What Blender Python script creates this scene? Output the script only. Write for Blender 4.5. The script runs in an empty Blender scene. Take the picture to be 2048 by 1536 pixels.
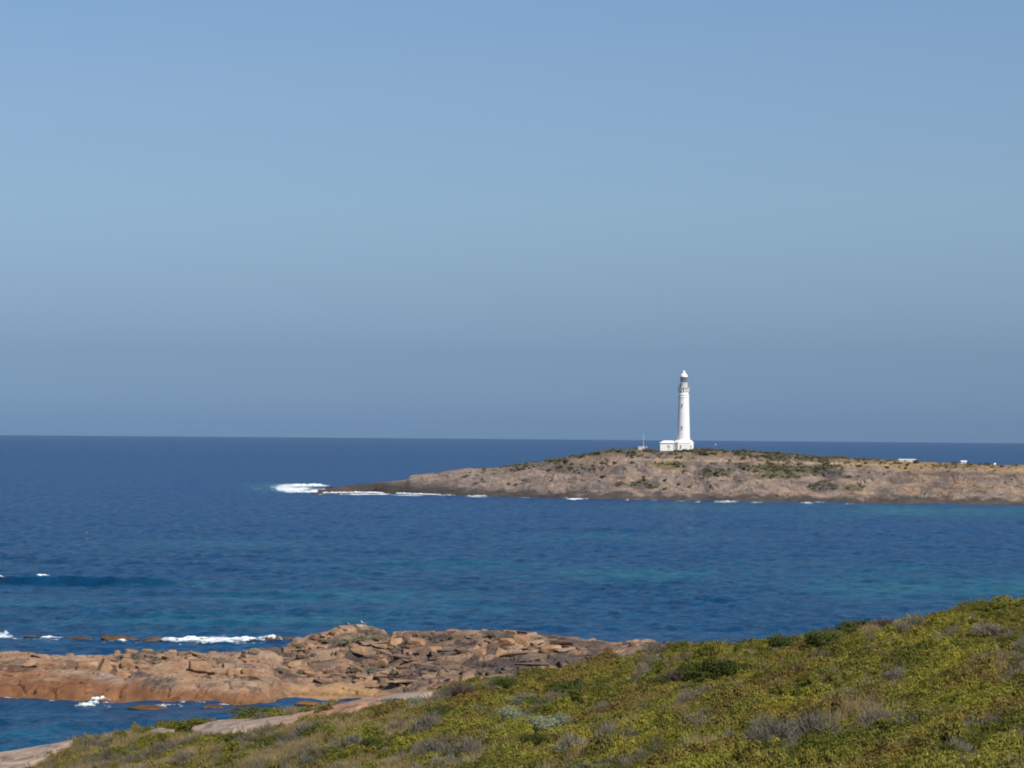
import bpy, bmesh, math, random
import numpy as np
from mathutils import Vector, Matrix

C = bpy.context.scene
COL = C.collection
R = math.radians

# ------------------------------------------------------------------ camera
F = 5800.0                 # focal length in pixels of a 2048 px wide frame
CAM_H = 31.0               # eye height above the sea
EARTH = 6371000.0
ROLL = 0.0079
PITCH = math.atan(92.0 / F)
fw = np.array([0, math.cos(PITCH), math.sin(PITCH)])
r0 = np.array([1.0, 0, 0]); u0 = np.array([0, -math.sin(PITCH), math.cos(PITCH)])
rt = r0 * math.cos(ROLL) + u0 * math.sin(ROLL)
up = u0 * math.cos(ROLL) - r0 * math.sin(ROLL)
cam_d = bpy.data.cameras.new('camera')
cam = bpy.data.objects.new('camera', cam_d); COL.objects.link(cam)
m = Matrix((rt.tolist(), up.tolist(), (-fw).tolist())).transposed().to_4x4()
m.translation = (0, 0, CAM_H)
cam.matrix_world = m
cam_d.sensor_width = 36.0
cam_d.lens = 36.0 * F / 2048.0
cam_d.clip_start = 0.5
cam_d.clip_end = 200000.0
C.camera = cam

# ------------------------------------------------------------------ sky and sun
SUN_EL, SUN_AZ = R(46), R(140)        # azimuth clockwise from +Y (the view direction)
w = bpy.data.worlds.new('World'); C.world = w; w.use_nodes = True
nt = w.node_tree; nt.nodes.clear()
sky = nt.nodes.new('ShaderNodeTexSky'); sky.sky_type = 'NISHITA'; sky.sun_disc = False
sky.sun_elevation = SUN_EL; sky.sun_rotation = SUN_AZ
sky.altitude = 30; sky.air_density = 1.0; sky.dust_density = 0.6; sky.ozone_density = 2.0
tc = nt.nodes.new('ShaderNodeTexCoord'); sx = nt.nodes.new('ShaderNodeSeparateXYZ')
nt.links.new(tc.outputs['Generated'], sx.inputs[0])
mr = nt.nodes.new('ShaderNodeMapRange'); mr.inputs[1].default_value = 0; mr.inputs[2].default_value = 0.3
nt.links.new(sx.outputs['Z'], mr.inputs[0])
ramp = nt.nodes.new('ShaderNodeValToRGB'); nt.links.new(mr.outputs[0], ramp.inputs[0])
SKYR = [(0.0, (0.322, 0.617, 1.355)), (0.00487, (0.322, 0.613, 1.339)), (0.00667, (0.346, 0.631, 1.351)), (0.01, (0.368, 0.646, 1.355)), (0.01667, (0.385, 0.654, 1.345)), (0.03333, (0.398, 0.65, 1.296)), (0.088, (0.407, 0.61, 1.107)), (0.175, (0.571, 0.729, 1.084)), (0.26, (0.708, 0.851, 1.1)), (0.377, (0.806, 0.915, 1.121)), (0.488, (0.839, 0.972, 1.159)), (1.0, (0.886, 1.015, 1.11))]
el = ramp.color_ramp.elements
while len(el) < len(SKYR): el.new(0.5)
for e, (p, c) in zip(el, SKYR): e.position = p
for e, (p, c) in zip(el, SKYR): e.color = (*c, 1)
mul = nt.nodes.new('ShaderNodeMix'); mul.data_type = 'RGBA'; mul.blend_type = 'MULTIPLY'
mul.inputs[0].default_value = 1.0
nt.links.new(sky.outputs[0], mul.inputs[6]); nt.links.new(ramp.outputs[0], mul.inputs[7])
bg = nt.nodes.new('ShaderNodeBackground'); bg.inputs[1].default_value = 0.081
nt.links.new(mul.outputs[2], bg.inputs[0])
wo = nt.nodes.new('ShaderNodeOutputWorld'); nt.links.new(bg.outputs[0], wo.inputs[0])

sl = bpy.data.lights.new('sun', 'SUN'); sl.energy = 5.0; sl.angle = R(0.53); sl.color = (1.0, 0.95, 0.87)
so = bpy.data.objects.new('sun', sl); COL.objects.link(so)
sdir = Vector((math.sin(SUN_AZ) * math.cos(SUN_EL), math.cos(SUN_AZ) * math.cos(SUN_EL), math.sin(SUN_EL)))
so.rotation_euler = sdir.to_track_quat('Z', 'Y').to_euler()
C.view_settings.view_transform = 'Standard'; C.view_settings.look = 'None'
C.cycles.filter_width = 1.9
C.view_settings.exposure = 0.0; C.view_settings.gamma = 1.0

# ------------------------------------------------------------------ helpers: projection
def proj(X, Y, Z):
    dx, dy, dz = X, Y, Z - CAM_H
    d = dx * fw[0] + dy * fw[1] + dz * fw[2]
    d = np.where(np.abs(d) < 1e-3, 1e-3, d)
    px = 1024 + F * (dx * rt[0] + dy * rt[1] + dz * rt[2]) / d
    py = 768 - F * (dx * up[0] + dy * up[1] + dz * up[2]) / d
    return px, py
def ray(px, py):
    return fw + rt * (px - 1024) / F - up * (py - 768) / F
def at(px, py, D):
    d = ray(px, py); p = d * (D / d[1]); p[2] += CAM_H
    return p
def sea_z(X, Y): return -(X * X + Y * Y) / (2 * EARTH)
def on_sea(px, py):
    d = ray(px, py); t = CAM_H / -d[2]
    for _ in range(30):
        z = sea_z(d[0] * t, d[1] * t); t = (CAM_H - z) / -d[2]
        if t > 19000: t = 19000
    return np.array([d[0] * t, d[1] * t, sea_z(d[0] * t, d[1] * t)])
def hit(fn, px, py, D0, D1, n=900):
    d = ray(px, py); Y = np.linspace(D0, D1, n); X = d[0] / d[1] * Y; Z = CAM_H + d[2] / d[1] * Y
    below = np.nonzero(Z <= fn(X, Y))[0]
    if not len(below): return None
    i = below[0]
    return np.array([X[i], Y[i], fn(X[i:i+1], Y[i:i+1])[0]])
def ip(x, pts):
    p = np.array(pts, float); return np.interp(x, p[:, 0], p[:, 1])
def sstep(a, b, x):
    t = np.clip((x - a) / (b - a), 0, 1); return t * t * (3 - 2 * t)
def in_poly(px, py, poly):
    ins = np.zeros(np.shape(px), bool); n = len(poly)
    for i in range(n):
        x1, y1 = poly[i]; x2, y2 = poly[(i + 1) % n]
        if y1 == y2: continue
        c = ((y1 > py) != (y2 > py)) & (px < (x2 - x1) * (py - y1) / (y2 - y1) + x1)
        ins ^= c
    return ins

# ------------------------------------------------------------------ helpers: noise
def h2(ix, iy, s):
    n = (ix.astype(np.int64) * 374761393 + iy.astype(np.int64) * 668265263 + s * 974634713) & 0xffffffff
    n = ((n ^ (n >> 13)) * 1274126177) & 0xffffffff
    n = ((n ^ (n >> 16)) * 2246822519) & 0xffffffff
    return ((n ^ (n >> 15)) & 0xffffff) / float(0xffffff)
def vn(x, y, s):
    ix = np.floor(x); iy = np.floor(y); fx = x - ix; fy = y - iy
    def g(jx, jy):
        a = h2(ix + jx, iy + jy, s) * 2 * math.pi
        return np.cos(a) * (fx - jx) + np.sin(a) * (fy - jy)
    ux = fx * fx * fx * (fx * (fx * 6 - 15) + 10); uy = fy * fy * fy * (fy * (fy * 6 - 15) + 10)
    a = g(0, 0) * (1 - ux) + g(1, 0) * ux; b = g(0, 1) * (1 - ux) + g(1, 1) * ux
    return (a * (1 - uy) + b * uy) * 1.5
def fbm(x, y, s, o=4, gain=0.5):
    x = np.asarray(x, float); y = np.asarray(y, float)
    t = 0; a = 1.0; f = 1.0; n = 0
    for k in range(o):
        t = t + a * vn(x * f + 17.3 * k, y * f - 9.1 * k, s + k * 31); n += a; a *= gain; f *= 2.03
    return t / n * 1.3
def worley(x, y, s):
    x = np.asarray(x, float); y = np.asarray(y, float)
    ix = np.floor(x); iy = np.floor(y)
    f1 = np.full(x.shape, 9.0); f2 = np.full(x.shape, 9.0)
    idv = np.zeros(x.shape); ox = np.zeros(x.shape); oy = np.zeros(x.shape)
    for jx in (-1, 0, 1):
        for jy in (-1, 0, 1):
            cx = ix + jx; cy = iy + jy
            dx = x - (cx + 0.1 + 0.8 * h2(cx, cy, s)); dy = y - (cy + 0.1 + 0.8 * h2(cx, cy, s + 5))
            d = np.sqrt(dx * dx + dy * dy); c = d < f1
            f2 = np.where(c, f1, np.minimum(f2, d)); f1 = np.where(c, d, f1)
            idv = np.where(c, h2(cx, cy, s + 11), idv); ox = np.where(c, dx, ox); oy = np.where(c, dy, oy)
    return f1, f2, idv, ox, oy
def frac(v): return v - np.floor(v)

# ------------------------------------------------------------------ helpers: objects
def tag(o, label=None, cat=None, group=None, kind=None):
    if label: o['label'] = label
    if cat: o['category'] = cat
    if group: o['group'] = group
    if kind: o['kind'] = kind
    return o
def empty(name, loc, rz=0, label=None, cat=None, group=None):
    o = bpy.data.objects.new(name, None); COL.objects.link(o)
    o.location = [float(v) for v in loc]; o.rotation_euler = (0, 0, rz); o.empty_display_size = 0.3
    return tag(o, label, cat, group)
def mesh_np(name, V, Q, smooth=True):
    V = np.asarray(V, np.float32); Q = np.asarray(Q, np.int32); k = Q.shape[1]
    me = bpy.data.meshes.new(name)
    me.vertices.add(len(V)); me.vertices.foreach_set('co', V.ravel())
    me.loops.add(Q.size); me.loops.foreach_set('vertex_index', Q.ravel())
    me.polygons.add(len(Q)); me.polygons.foreach_set('loop_start', np.arange(0, Q.size, k, dtype=np.int32))
    me.polygons.foreach_set('use_smooth', np.full(len(Q), smooth))
    me.update(calc_edges=True); me.validate()
    return me
def grid_q(nr, nc):
    i = np.arange(nr * nc).reshape(nr, nc)
    return np.stack([i[:-1, :-1], i[:-1, 1:], i[1:, 1:], i[1:, :-1]], -1).reshape(-1, 4)
def link(name, me, mat=None, parent=None):
    o = bpy.data.objects.new(name, me); COL.objects.link(o)
    if mat is not None and not me.materials: me.materials.append(mat)
    if parent: o.parent = parent
    return o
def vcol(me, name, rgb):
    a = me.color_attributes.new(name, 'FLOAT_COLOR', 'POINT')
    c = np.ones((len(rgb), 4), np.float32); c[:, :3] = rgb
    a.data.foreach_set('color', c.ravel())
def vfloat(me, name, v):
    a = me.attributes.new(name, 'FLOAT', 'POINT'); a.data.foreach_set('value', np.asarray(v, np.float32).ravel())
def dup(root, loc, rz=0, scale=1.0, label=None, group=None, rx=0.0, ry=0.0):
    r = root.copy(); COL.objects.link(r); r.location = [float(v) for v in loc]; r.rotation_euler = (rx, ry, rz)
    r.scale = (scale,) * 3 if np.isscalar(scale) else scale
    if label: r['label'] = label
    if group: r['group'] = group
    for ch in list(root.children):
        c = ch.copy(); COL.objects.link(c); c.parent = r
        for g in list(ch.children):
            d = g.copy(); COL.objects.link(d); d.parent = c
    return r

class MB:
    """collects simple solids into one bmesh"""
    def __init__(s): s.b = bmesh.new()
    def ring(s, pts): return [s.b.verts.new(p) for p in pts]
    def loft(s, rings, cap0=True, cap1=True):
        R_ = [s.ring(r) for r in rings]; n = len(R_[0])
        for a, b in zip(R_[:-1], R_[1:]):
            for i in range(n): s.b.faces.new((a[i], a[(i + 1) % n], b[(i + 1) % n], b[i]))
        if cap0: s.b.faces.new(list(reversed(R_[0])))
        if cap1: s.b.faces.new(R_[-1])
        return s
    def lathe(s, prof, n=48, cx=0, cy=0):
        return s.loft([[(cx + r * math.cos(2 * math.pi * i / n), cy + r * math.sin(2 * math.pi * i / n), z) for i in range(n)] for r, z in prof])
    def box(s, c, d, rz=0):
        x, y, z = [v / 2 for v in d]; ca, sa = math.cos(rz), math.sin(rz)
        f = lambda a, b, e: (c[0] + a * ca - b * sa, c[1] + a * sa + b * ca, c[2] + e)
        return s.loft([[f(-x, -y, e), f(x, -y, e), f(x, y, e), f(-x, y, e)] for e in (-z, z)])
    def tube(s, a, b, r0, r1=None, n=8):
        a = Vector(a); b = Vector(b); r1 = r0 if r1 is None else r1
        q = (b - a).to_track_quat('Z', 'Y')
        return s.loft([[p + q @ Vector((r * math.cos(2 * math.pi * i / n), r * math.sin(2 * math.pi * i / n), 0)) for i in range(n)] for p, r in ((a, r0), (b, r1))])
    def build(s, name, mat, parent=None, smooth=False, bevel=0):
        bmesh.ops.recalc_face_normals(s.b, faces=s.b.faces)
        me = bpy.data.meshes.new(name); s.b.to_mesh(me); s.b.free()
        if smooth:
            me.polygons.foreach_set('use_smooth', [True] * len(me.polygons)); me.set_sharp_from_angle(angle=R(35))
        return link(name, me, mat, parent)

# ------------------------------------------------------------------ materials
def newmat(name):
    mt = bpy.data.materials.new(name); mt.use_nodes = True
    t = mt.node_tree; t.nodes.clear()
    out = t.nodes.new('ShaderNodeOutputMaterial')
    return mt, t, out
def N(t, typ, **kw):
    n = t.nodes.new(typ)
    for k, v in kw.items(): setattr(n, k, v)
    return n
def noise(t, scale, detail=4, rough=0.55, vec=None):
    n = N(t, 'ShaderNodeTexNoise'); n.inputs['Scale'].default_value = scale
    n.inputs['Detail'].default_value = detail; n.inputs['Roughness'].default_value = rough
    if vec is not None: t.links.new(vec, n.inputs['Vector'])
    return n
def mapr(t, src, a, b, c, d):
    n = N(t, 'ShaderNodeMapRange'); t.links.new(src, n.inputs[0])
    for i, v in enumerate((a, b, c, d)): n.inputs[i + 1].default_value = v
    return n.outputs[0]
def mixc(t, fac, a, b, mode='MIX'):
    n = N(t, 'ShaderNodeMix', data_type='RGBA', blend_type=mode)
    for sock, v in ((n.inputs[0], fac), (n.inputs[6], a), (n.inputs[7], b)):
        if isinstance(v, bpy.types.NodeSocket): t.links.new(v, sock)
        elif isinstance(v, (int, float)): sock.default_value = v
        else: sock.default_value = (*v, 1)
    return n.outputs[2]
def math_(t, op, a, b=None):
    n = N(t, 'ShaderNodeMath', operation=op)
    for i, v in enumerate((a, b)):
        if v is None: continue
        if isinstance(v, bpy.types.NodeSocket): t.links.new(v, n.inputs[i])
        else: n.inputs[i].default_value = v
    return n.outputs[0]
def bump(t, h, dist, strength=1.0, nrm=None):
    b = N(t, 'ShaderNodeBump'); b.inputs['Strength'].default_value = strength; b.inputs['Distance'].default_value = dist
    t.links.new(h, b.inputs['Height'])
    if nrm is not None: t.links.new(nrm, b.inputs['Normal'])
    return b.outputs[0]
def pbsdf(t, col, rough, nrm=None, spec=0.3):
    p = N(t, 'ShaderNodeBsdfPrincipled')
    if isinstance(col, bpy.types.NodeSocket): t.links.new(col, p.inputs['Base Color'])
    else: p.inputs['Base Color'].default_value = (*col, 1)
    if isinstance(rough, bpy.types.NodeSocket): t.links.new(rough, p.inputs['Roughness'])
    else: p.inputs['Roughness'].default_value = rough
    p.inputs['Specular IOR Level'].default_value = spec
    if nrm is not None: t.links.new(nrm, p.inputs['Normal'])
    return p.outputs[0]

def mat_rock(name, s, bump_d):
    mt, t, out = newmat(name)
    a = N(t, 'ShaderNodeAttribute', attribute_name='Col'); co = N(t, 'ShaderNodeTexCoord').outputs['Object']
    n1 = noise(t, 0.9 * s, 6, 0.65, co); n2 = noise(t, 6 * s, 5, 0.6, co); n3 = noise(t, 0.25 * s, 4, 0.5, co)
    c = mixc(t, 1.0, a.outputs['Color'], mixc(t, mapr(t, n1.outputs[0], 0.3, 0.7, 0, 1), (0.72, 0.70, 0.70), (1.22, 1.2, 1.16)), 'MULTIPLY')
    c = mixc(t, 1.0, c, mixc(t, mapr(t, n2.outputs[0], 0.3, 0.7, 0, 1), (0.80, 0.79, 0.8), (1.16, 1.16, 1.14)), 'MULTIPLY')
    c = mixc(t, 1.0, c, mixc(t, mapr(t, n3.outputs[0], 0.35, 0.65, 0, 1), (0.9, 0.86, 0.84), (1.1, 1.1, 1.08)), 'MULTIPLY')
    b = bump(t, n1.outputs[0], bump_d, 0.9); b = bump(t, n2.outputs[0], bump_d * 0.3, 0.8, b)
    t.links.new(pbsdf(t, c, 0.9, b, 0.2), out.inputs[0])
    return mt
def mat_plain(name, col, rough=0.6, var=0.12, scale=3.0, bd=0.01, spec=0.4):
    mt, t, out = newmat(name); co = N(t, 'ShaderNodeTexCoord').outputs['Object']
    n = noise(t, scale, 5, 0.6, co)
    c = mixc(t, 1.0, col, mixc(t, mapr(t, n.outputs[0], 0.3, 0.7, 0, 1), (1 - var,) * 3, (1 + var * 0.5,) * 3), 'MULTIPLY')
    t.links.new(pbsdf(t, c, rough, bump(t, n.outputs[0], bd, 0.6), spec), out.inputs[0])
    return mt
def mat_leaf(name, col=None, trans=0.3, var=0.16):
    """col None: the tint comes from the plant each clump belongs to"""
    mt, t, out = newmat(name); co = N(t, 'ShaderNodeTexCoord').outputs['Object']
    if col is None:
        a = N(t, 'ShaderNodeAttribute', attribute_name='tint'); a.attribute_type = 'INSTANCER'; base = a.outputs['Color']
    else:
        base = mixc(t, N(t, 'ShaderNodeObjectInfo').outputs['Random'], tuple(v * 0.8 for v in col), tuple(v * 1.2 for v in col))
    lv = N(t, 'ShaderNodeAttribute', attribute_name='leafvar')
    c = mixc(t, 1.0, base, mixc(t, lv.outputs['Fac'], (1 - var, 1 - var, 1 - var), (1 + var, 1 + var, 1 + var * 0.7)), 'MULTIPLY')
    d = N(t, 'ShaderNodeBsdfDiffuse'); t.links.new(c, d.inputs[0])
    tr = N(t, 'ShaderNodeBsdfTranslucent'); t.links.new(c, tr.inputs[0])
    mx = N(t, 'ShaderNodeMixShader'); mx.inputs[0].default_value = trans
    t.links.new(d.outputs[0], mx.inputs[1]); t.links.new(tr.outputs[0], mx.inputs[2])
    t.links.new(mx.outputs[0], out.inputs[0])
    return mt

def mat_sea():
    mt, t, out = newmat('sea_water')
    co = N(t, 'ShaderNodeNewGeometry').outputs['Position']
    wc = N(t, 'ShaderNodeAttribute', attribute_name='wcol'); fo = N(t, 'ShaderNodeAttribute', attribute_name='foam')
    mp = N(t, 'ShaderNodeMapping'); mp.inputs['Scale'].default_value = (1, 0.5, 1); t.links.new(co, mp.inputs[0])
    big = noise(t, 0.03, 4, 0.6, co); mid = noise(t, 0.22, 4, 0.6, mp.outputs[0]); sm = noise(t, 1.1, 5, 0.62, mp.outputs[0])
    c = mixc(t, 1.0, wc.outputs['Color'], mixc(t, mapr(t, big.outputs[0], 0.3, 0.7, 0, 1), (0.85, 0.88, 0.92), (1.1, 1.1, 1.07)), 'MULTIPLY')
    c = mixc(t, 1.0, c, mixc(t, mapr(t, mid.outputs[0], 0.38, 0.62, 0, 1), (0.66, 0.72, 0.76), (1.28, 1.24, 1.20)), 'MULTIPLY')  # water colour itself varied in patches, imitating uneven sky reflection off ripples
    b = bump(t, mid.outputs[0], 2.2, 0.9); b = bump(t, sm.outputs[0], 0.6, 0.9, b)
    d = N(t, 'ShaderNodeBsdfDiffuse'); t.links.new(c, d.inputs[0])
    upn = N(t, 'ShaderNodeCombineXYZ'); upn.inputs[2].default_value = 1.0; t.links.new(upn.outputs[0], d.inputs['Normal'])   # light welling up out of the water does not follow the ripples
    g = N(t, 'ShaderNodeBsdfGlossy'); g.inputs['Roughness'].default_value = 0.22; t.links.new(b, g.inputs['Normal'])
    fr = N(t, 'ShaderNodeFresnel'); fr.inputs[0].default_value = 1.33; t.links.new(b, fr.inputs['Normal'])
    rip = noise(t, 0.34, 5, 0.65, mp.outputs[0])   # patches of wind ripple mirror the sky more or less
    fac = math_(t, 'MULTIPLY', fr.outputs[0], mapr(t, rip.outputs[0], 0.36, 0.64, 0.36, 0.82))
    mx = N(t, 'ShaderNodeMixShader'); t.links.new(fac, mx.inputs[0])
    t.links.new(d.outputs[0], mx.inputs[1]); t.links.new(g.outputs[0], mx.inputs[2])
    # white water, broken up into lace
    fn = noise(t, 0.55, 7, 0.7, mp.outputs[0])
    th = math_(t, 'ADD', fo.outputs['Fac'], math_(t, 'MULTIPLY', math_(t, 'SUBTRACT', fn.outputs[0], 0.5), 1.7))
    ff = mapr(t, th, 0.42, 0.62, 0, 1)
    fd = N(t, 'ShaderNodeBsdfDiffuse'); fd.inputs[0].default_value = (0.78, 0.82, 0.84, 1); t.links.new(b, fd.inputs['Normal'])
    m2 = N(t, 'ShaderNodeMixShader'); t.links.new(ff, m2.inputs[0])
    t.links.new(mx.outputs[0], m2.inputs[1]); t.links.new(fd.outputs[0], m2.inputs[2])
    t.links.new(m2.outputs[0], out.inputs[0])
    return mt
def mat_surf():
    mt, t, out = newmat('surf_foam'); co = N(t, 'ShaderNodeTexCoord').outputs['Object']; a = N(t, 'ShaderNodeAttribute', attribute_name='dens')
    n = noise(t, 1.3, 8, 0.75, co); th = math_(t, 'ADD', a.outputs['Fac'], math_(t, 'MULTIPLY', math_(t, 'SUBTRACT', n.outputs[0], 0.5), 2.3))
    al = mapr(t, th, 0.34, 0.80, 0, 1)
    d = N(t, 'ShaderNodeBsdfDiffuse'); t.links.new(mixc(t, mapr(t, th, 0.3, 0.9, 0, 1), (0.55, 0.68, 0.72), (0.82, 0.84, 0.85)), d.inputs[0]); t.links.new(bump(t, n.outputs[0], 0.15, 0.5), d.inputs['Normal'])
    tr = N(t, 'ShaderNodeBsdfTransparent'); mx = N(t, 'ShaderNodeMixShader'); t.links.new(al, mx.inputs[0]); t.links.new(tr.outputs[0], mx.inputs[1]); t.links.new(d.outputs[0], mx.inputs[2])
    t.links.new(mx.outputs[0], out.inputs[0]); return mt
def mat_white_wall():
    mt, t, out = newmat('white_masonry'); co = N(t, 'ShaderNodeTexCoord').outputs['Object']
    n = noise(t, 0.8, 5, 0.65, co)
    sp = N(t, 'ShaderNodeSeparateXYZ'); t.links.new(co, sp.inputs[0])
    saw = math_(t, 'FRACT', math_(t, 'MULTIPLY', sp.outputs['Z'], 1.25))
    groove = mapr(t, math_(t, 'ABSOLUTE', math_(t, 'SUBTRACT', saw, 0.5)), 0.40, 0.5, 0.0, 1.0)
    c = mixc(t, mapr(t, n.outputs[0], 0.35, 0.7, 0, 1), (0.80, 0.785, 0.76), (0.88, 0.87, 0.85))
    c = mixc(t, math_(t, 'MULTIPLY', groove, 0.35), c, (0.45, 0.44, 0.42)); b = bump(t, groove, -0.06, 0.8); b = bump(t, n.outputs[0], 0.05, 0.5, b)
    t.links.new(pbsdf(t, c, 0.6, b, 0.3), out.inputs[0])
    return mt
M = dict(
    sea=mat_sea(), spit=mat_rock('granite_near', 1.0, 0.12), head=mat_rock('granite_far', 0.22, 0.6),
    slab=mat_rock('granite_slab', 1.6, 0.14), soil=mat_rock('heath_soil', 1.0, 0.1),
    leaf=mat_leaf('heath_leaf'), surf=mat_surf(),
    dark=mat_leaf('dark_leaf', (0.085, 0.100, 0.027)), silver=mat_leaf('silver_leaf', (0.235, 0.25, 0.165), 0.15),
    twig=mat_leaf('dead_twig', (0.185, 0.165, 0.128), 0.0), mauve=mat_leaf('mauve_twig', (0.12, 0.085, 0.065), 0.1),
    green=mat_leaf('green_leaf', (0.16, 0.165, 0.032)), stem=mat_plain('shrub_stem', (0.16, 0.13, 0.11), 0.9, 0.3, 9),
    olive=mat_leaf('olive_leaf', (0.125, 0.125, 0.08)),
    wall=mat_white_wall(), white=mat_plain('white_paint', (0.80, 0.80, 0.79), 0.5, 0.06, 1.0),
    roofw=mat_plain('white_roof', (0.84, 0.84, 0.83), 0.55, 0.05, 0.7), grey=mat_plain('grey_metal', (0.32, 0.33, 0.34), 0.5, 0.2, 2),
    glassd=mat_plain('dark_glass', (0.09, 0.125, 0.16), 0.12, 0.2, 1.0, 0.0, 0.6), shade=mat_plain('dark_opening', (0.07, 0.075, 0.08), 0.6, 0.2, 1),
    pale=mat_plain('pale_shed', (0.62, 0.60, 0.57), 0.7, 0.12, 1.2), gull_w=mat_plain('white_feather', (0.82, 0.82, 0.81), 0.7, 0.06, 30, 0.004),
    gull_g=mat_plain('grey_feather', (0.17, 0.18, 0.20), 0.7, 0.15, 30, 0.004), beak=mat_plain('yellow_beak', (0.6, 0.32, 0.05), 0.5, 0.1, 20),
    mast=mat_plain('pale_mast', (0.55, 0.58, 0.60), 0.5, 0.08, 2),
)

# ------------------------------------------------------------------ headland shape
HW = [(560, 989), (650, 987.5), (720, 987), (800, 988.5), (900, 991), (1000, 993), (1100, 996), (1250, 999), (1400, 1001), (1500, 1003), (1700, 1005.5), (1850, 1007.5), (2048, 1010), (2500, 1016)]
HR = [(560, 990), (610, 985), (650, 979), (690, 972), (730, 967.5), (814, 960), (822, 951), (880, 945), (938, 936), (950, 939), (1000, 935), (1060, 926), (1110, 920), (1180, 910), (1240, 901), (1290, 900), (1340, 902), (1410, 901), (1500, 905), (1600, 911), (1700, 917), (1800, 922), (1900, 927), (2000, 930), (2100, 932), (2500, 942)]
HD = [(560, 6), (650, 16), (730, 30), (830, 52), (950, 75), (1100, 95), (1300, 110), (2500, 140)]
_a = np.arange(540, 2560, 4.0)
_hy = np.array([on_sea(a, ip(a, HW))[1] for a in _a])
_hr = _hy + ip(_a, HD)
_hz = np.array([at(a, ip(a, HR), y)[2] for a, y in zip(_a, _hr)])
_hz = np.where(_a < 640, np.minimum(_hz, -1.0 + 0.06 * np.maximum(_a - 610, 0)), _hz)
def head_z(X, Y):
    X = np.asarray(X, float); Y = np.asarray(Y, float)
    a = 1024 + F * X / np.maximum(Y, 1)
    yw = np.interp(a, _a, _hy) + 5 * fbm(X / 25, X * 0 + 3.3, 3, 3); yr = np.interp(a, _a, _hr); H = np.interp(a, _a, _hz)
    t = (Y - yw) / np.maximum(yr - yw, 1)
    P = np.interp(t, [-0.3, 0, 0.03, 0.10, 0.3, 0.55, 0.78, 0.9, 1.0, 1.12, 1.6, 2.4, 3.0], [-0.25, 0, 0.09, 0.14, 0.36, 0.66, 0.89, 0.965, 1.0, 0.985, 0.85, 0.2, -0.3])
    z = np.where(H < 0, H, H * P)
    k = (H > 0) * sstep(-0.05, 0.15, t) * (1 - 0.75 * sstep(0.75, 0.95, t)) * np.clip(H / 14, 0.55, 1.2)
    wx = X + 6 * fbm(X / 30, Y / 30, 41, 3); wy = Y + 6 * fbm(X / 30, Y / 30, 47, 3)
    z = z + k * (2.6 * fbm(X / 34, Y / 34, 7, 4))
    rid = 1 - np.abs(fbm((wx * 0.8 + wy * 0.6) / 16, (wy * 0.8 - wx * 0.6) / 40, 12, 4)) * 2
    z = z + k * 0.85 * (rid - 0.6)
    gl = np.exp(-(fbm((wx + 0.55 * wy) / 22, (wy - 0.4 * wx) / 70, 26, 4) / 0.035) ** 2); z = z - k * 0.55 * gl
    f1, f2, cid, ox, oy = worley(wx / 7, wy / 9, 21)
    z = z + k * (0.42 * (cid - 0.5) + 0.45 * (frac(cid * 17) - 0.5) * ox + 0.45 * (frac(cid * 31) - 0.5) * oy - 0.28 * np.exp(-(f2 - f1) / 0.08))
    f1, f2, cid, ox, oy = worley(wx / 2.4, wy / 3, 22)
    z = z + k * (0.4 * (cid - 0.5) - 0.25 * np.exp(-(f2 - f1) / 0.1))
    return z

def hull_block(seed):
    g = np.random.default_rng(seed); n = 16
    p = g.uniform(-1, 1, (n, 3)); ax = g.integers(0, 3, n); p[np.arange(n), ax] = np.sign(p[np.arange(n), ax]) * g.uniform(0.8, 1.0, n); p *= np.array([1, 1, 0.9])
    bm = bmesh.new(); [bm.verts.new(q) for q in p]; r = bmesh.ops.convex_hull(bm, input=bm.verts)
    bmesh.ops.delete(bm, geom=[v for v in bm.verts if not v.link_faces], context='VERTS'); bmesh.ops.triangulate(bm, faces=bm.faces); bmesh.ops.recalc_face_normals(bm, faces=bm.faces); bm.verts.index_update()
    v = np.array([q.co[:] for q in bm.verts]); f = np.array([[q.index for q in t.verts] for t in bm.faces]); bm.free(); return v, f
def rock_mesh(name, seed, flat=0.7, sub=4, sharp=26.0, raw=False):
    g = np.random.default_rng(seed); bm = bmesh.new(); bmesh.ops.create_icosphere(bm, subdivisions=sub, radius=1)
    v = np.array([q.co[:] for q in bm.verts]); f = np.array([[q.index for q in p.verts] for p in bm.faces]); bm.free()
    pl = np.r_[np.eye(3), -np.eye(3)] + g.normal(0, 0.20, (6, 3)); pl = np.r_[pl, g.normal(0, 1, (7, 3))]; pl /= np.linalg.norm(pl, axis=1)[:, None]; off = np.r_[g.uniform(0.62, 0.9, 6), g.uniform(0.85, 1.1, 7)]; kk = 9.0 if sharp is None else sharp
    dd = v @ pl.T; rr = np.where(dd > 0.05, off / np.maximum(dd, 0.05), 9); r = -np.log(np.exp(-kk * rr).sum(1) + np.exp(-kk * 1.15)) / kk
    r *= 1 + 0.07 * fbm(v[:, 0] * 2 + seed, v[:, 1] * 2 + v[:, 2] * 1.7, seed, 4)
    P = v * r[:, None] * np.array([1, 0.85, flat])
    if raw: return P, f
    me = mesh_np(name, P, f); me.set_sharp_from_angle(angle=R(30))
    k = (0.5 + 0.8 * fbm(P[:, 0] * 1.5, P[:, 2] * 1.5 + seed, seed + 3, 4)).clip(0, 1)[:, None]
    return me, P, k
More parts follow.
